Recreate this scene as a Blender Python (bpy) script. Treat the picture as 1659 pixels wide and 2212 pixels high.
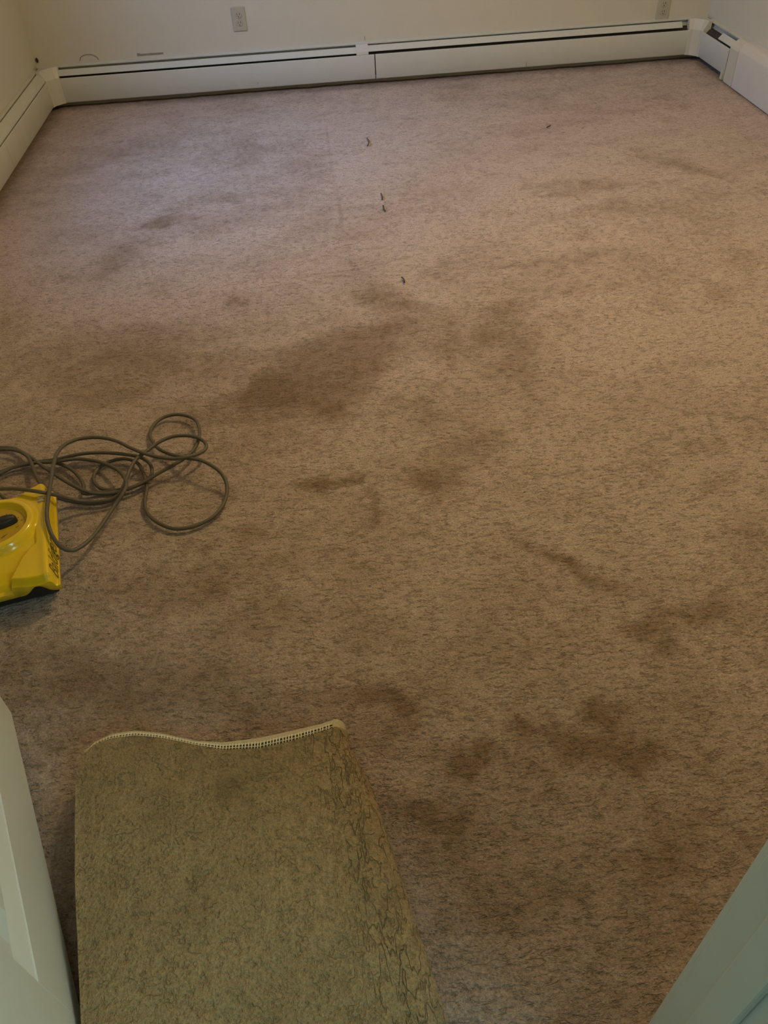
import bpy, bmesh, math, random
import numpy as np
from mathutils import Matrix, Vector

# ------------------------------------------------------------------ camera, world, lights, exposure
scene = bpy.context.scene
COL = scene.collection
for o in list(bpy.data.objects):
    bpy.data.objects.remove(o, do_unlink=True)

CAM_R = [(0.9944, 0.0983, -0.0383), (-0.0955, 0.6841, -0.7231), (-0.0448, 0.7227, 0.6897)]
CAM_H = 1.4
cam_data = bpy.data.cameras.new('camera')
cam = bpy.data.objects.new('camera', cam_data)
COL.objects.link(cam)
cam.matrix_world = Matrix.Translation((0, 0, CAM_H)) @ Matrix(CAM_R).to_4x4()
cam_data.sensor_fit = 'VERTICAL'
cam_data.sensor_height = 36.0
cam_data.lens = 36.0 * 1731.0 / 2212.0
cam_data.clip_start = 0.02
scene.camera = cam

world = bpy.data.worlds.new('world')
scene.world = world
world.use_nodes = True
wb = world.node_tree.nodes['Background']
wb.inputs['Color'].default_value = (0.55, 0.68, 1.0, 1)     # overcast daylight outside the windows
wb.inputs['Strength'].default_value = 0.6

scene.view_settings.view_transform = 'Standard'
scene.view_settings.look = 'None'
scene.view_settings.gamma = 1.0
scene.view_settings.use_curve_mapping = False
scene.view_settings.exposure = 0.0


def area_light(name, loc, target, sx, sy, power, color, spread=180):
    ld = bpy.data.lights.new(name, 'AREA')
    ld.shape = 'RECTANGLE'
    ld.size, ld.size_y = sx, sy
    ld.energy = power
    ld.color = color
    ld.spread = math.radians(spread)
    o = bpy.data.objects.new(name, ld)
    COL.objects.link(o)
    o.location = loc
    d = Vector(target) - Vector(loc)
    o.rotation_euler = d.to_track_quat('-Z', 'Y').to_euler()
    return o


# daylight arriving at the window of the left wall and at the hall window behind the camera
area_light('window_daylight', (-1.85, 3.60, 1.75), (-0.2, 4.2, 0.1), 1.3, 1.3, spread=110, power=28, color=(0.27, 0.52, 1.0))
area_light('hall_daylight', (1.30, -0.70, 1.55), (-0.4, 0.3, 0.5), 1.0, 1.2, spread=150, power=27, color=(0.54, 1.0, 0.98))

# ------------------------------------------------------------------ measured outlines (metres, floor = z 0)
CORD_A = [(-1.0059, 1.8814, 0.01), (-0.9805, 1.8776, 0.01), (-0.9356, 1.863, 0.012), (-0.8832, 1.8165, 0.016), (-0.8266, 1.7515, 0.025), (-0.7752, 1.6975, 0.03), (-0.729, 1.6555, 0.03), (-0.688, 1.6286, 0.025), (-0.6504, 1.6207, 0.02), (-0.6136, 1.6232, 0.018), (-0.5774, 1.6351, 0.018), (-0.5412, 1.6549, 0.02), (-0.5043, 1.6792, 0.025), (-0.4665, 1.7009, 0.03), (-0.437, 1.7248, 0.032), (-0.4166, 1.7619, 0.03), (-0.4067, 1.8187, 0.03), (-0.4163, 1.8806, 0.025), (-0.4392, 1.9221, 0.02), (-0.4804, 1.9494, 0.015), (-0.5191, 1.9489, 0.012), (-0.5465, 1.9241, 0.01), (-0.5562, 1.8809, 0.01), (-0.5445, 1.8363, 0.012), (-0.5176, 1.7889, 0.018), (-0.4814, 1.7562, 0.022), (-0.4341, 1.7116, 0.04), (-0.3912, 1.6839, 0.05), (-0.3519, 1.654, 0.045), (-0.3302, 1.6305, 0.032), (-0.3217, 1.5988, 0.018), (-0.3269, 1.5575, 0.01), (-0.3472, 1.5133, 0.008), (-0.3785, 1.4858, 0.008), (-0.4139, 1.4725, 0.008), (-0.454, 1.4756, 0.008), (-0.4931, 1.5021, 0.008), (-0.5229, 1.5385, 0.008), (-0.5365, 1.5845, 0.008), (-0.5373, 1.6358, 0.008), (-0.5443, 1.672, 0.008), (-0.5558, 1.7074, 0.01), (-0.5735, 1.7433, 0.012), (-0.6043, 1.7667, 0.012), (-0.6373, 1.7709, 0.01), (-0.6714, 1.7565, 0.008), (-0.688, 1.7252, 0.008), (-0.6838, 1.6879, 0.008), (-0.6596, 1.6566, 0.008), (-0.6233, 1.6444, 0.008), (-0.5891, 1.6463, 0.008), (-0.5591, 1.6554, 0.01), (-0.5357, 1.6733, 0.012), (-0.5273, 1.6915, 0.02), (-0.536, 1.7222, 0.026), (-0.5656, 1.7485, 0.03), (-0.6115, 1.7673, 0.03), (-0.6742, 1.7856, 0.028), (-0.7364, 1.7935, 0.024), (-0.797, 1.7884, 0.018), (-0.8476, 1.7932, 0.012), (-0.8989, 1.7882, 0.01), (-0.9543, 1.769, 0.008), (-0.9789, 1.7574, 0.008)]
CORD_B = [(-0.888, 1.5709, 0.112), (-0.8661, 1.5687, 0.112), (-0.8295, 1.5645, 0.112), (-0.7902, 1.5505, 0.114), (-0.7523, 1.5375, 0.113), (-0.7321, 1.5602, 0.08), (-0.713, 1.5854, 0.04), (-0.6814, 1.5899, 0.025), (-0.6459, 1.5918, 0.02), (-0.6169, 1.5977, 0.02), (-0.5988, 1.6043, 0.028), (-0.5871, 1.6244, 0.04), (-0.5768, 1.6845, 0.045), (-0.5662, 1.7211, 0.045), (-0.546, 1.7472, 0.045), (-0.5183, 1.781, 0.045), (-0.4848, 1.8036, 0.045), (-0.4449, 1.8053, 0.045), (-0.4065, 1.7935, 0.042), (-0.3835, 1.766, 0.038), (-0.39, 1.739, 0.036), (-0.4236, 1.7034, 0.05), (-0.462, 1.7006, 0.05), (-0.5019, 1.7128, 0.05), (-0.5412, 1.728, 0.055), (-0.5842, 1.7595, 0.055), (-0.6287, 1.7968, 0.055), (-0.68, 1.8202, 0.055), (-0.7294, 1.8156, 0.06), (-0.7597, 1.7833, 0.07), (-0.7654, 1.7282, 0.085), (-0.7572, 1.664, 0.1), (-0.7426, 1.5713, 0.112), (-0.7318, 1.4937, 0.118), (-0.7224, 1.4385, 0.116), (-0.7064, 1.3936, 0.105), (-0.6933, 1.3805, 0.075), (-0.6774, 1.3894, 0.05), (-0.66, 1.4098, 0.04), (-0.6398, 1.4466, 0.035), (-0.6223, 1.4984, 0.032), (-0.6029, 1.5539, 0.034), (-0.5825, 1.587, 0.045), (-0.5793, 1.6234, 0.045), (-0.5952, 1.6634, 0.04), (-0.6224, 1.706, 0.03), (-0.6712, 1.7521, 0.02), (-0.7164, 1.7774, 0.015), (-0.755, 1.7797, 0.02), (-0.8031, 1.7696, 0.024), (-0.8537, 1.7789, 0.02), (-0.9119, 1.7713, 0.018), (-0.9456, 1.7487, 0.018), (-0.9694, 1.7353, 0.018)]
CORD_C = [(-0.9962, 1.8584, 0.02), (-0.9711, 1.8546, 0.02), (-0.9228, 1.8409, 0.022), (-0.8859, 1.8109, 0.022), (-0.8629, 1.7698, 0.022), (-0.8316, 1.7011, 0.03), (-0.7879, 1.6228, 0.06), (-0.7655, 1.608, 0.04), (-0.7346, 1.6145, 0.012), (-0.6886, 1.6026, 0.008), (-0.6506, 1.5999, 0.008), (-0.6183, 1.6104, 0.008), (-0.5988, 1.6333, 0.008)]
CORD_D = [(-0.8097, 1.786, 0.008), (-0.7798, 1.7685, 0.01), (-0.7502, 1.7401, 0.012), (-0.7232, 1.7028, 0.012), (-0.7084, 1.6703, 0.01), (-0.7039, 1.6429, 0.008)]
RUG_LEFT = [(-0.5414, 0.8257), (-0.5487, 0.8096), (-0.5463, 0.7688), (-0.5349, 0.6979), (-0.5142, 0.5847), (-0.4978, 0.5114), (-0.4797, 0.4307), (-0.4668, 0.3736)]
RUG_RIGHT = [(-0.0648, 0.8422), (-0.0253, 0.7526), (0.0068, 0.611), (0.0293, 0.4982), (0.0561, 0.3762), (0.0647, 0.3266)]
RUG_PILE_END = [(-0.5424, 0.822), (-0.5244, 0.8361), (-0.4907, 0.8397), (-0.4478, 0.8393), (-0.395, 0.828), (-0.3334, 0.8079), (-0.2815, 0.7921), (-0.2135, 0.7857), (-0.1455, 0.7945), (-0.1023, 0.8046), (-0.0744, 0.8119)]
RUG_BAND_END = [(-0.5436, 0.8335), (-0.5273, 0.848), (-0.494, 0.8556), (-0.4506, 0.8552), (-0.3972, 0.8427), (-0.335, 0.8214), (-0.283, 0.8122), (-0.2144, 0.8124), (-0.1454, 0.8205), (-0.1018, 0.827), (-0.0638, 0.8363)]
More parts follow.
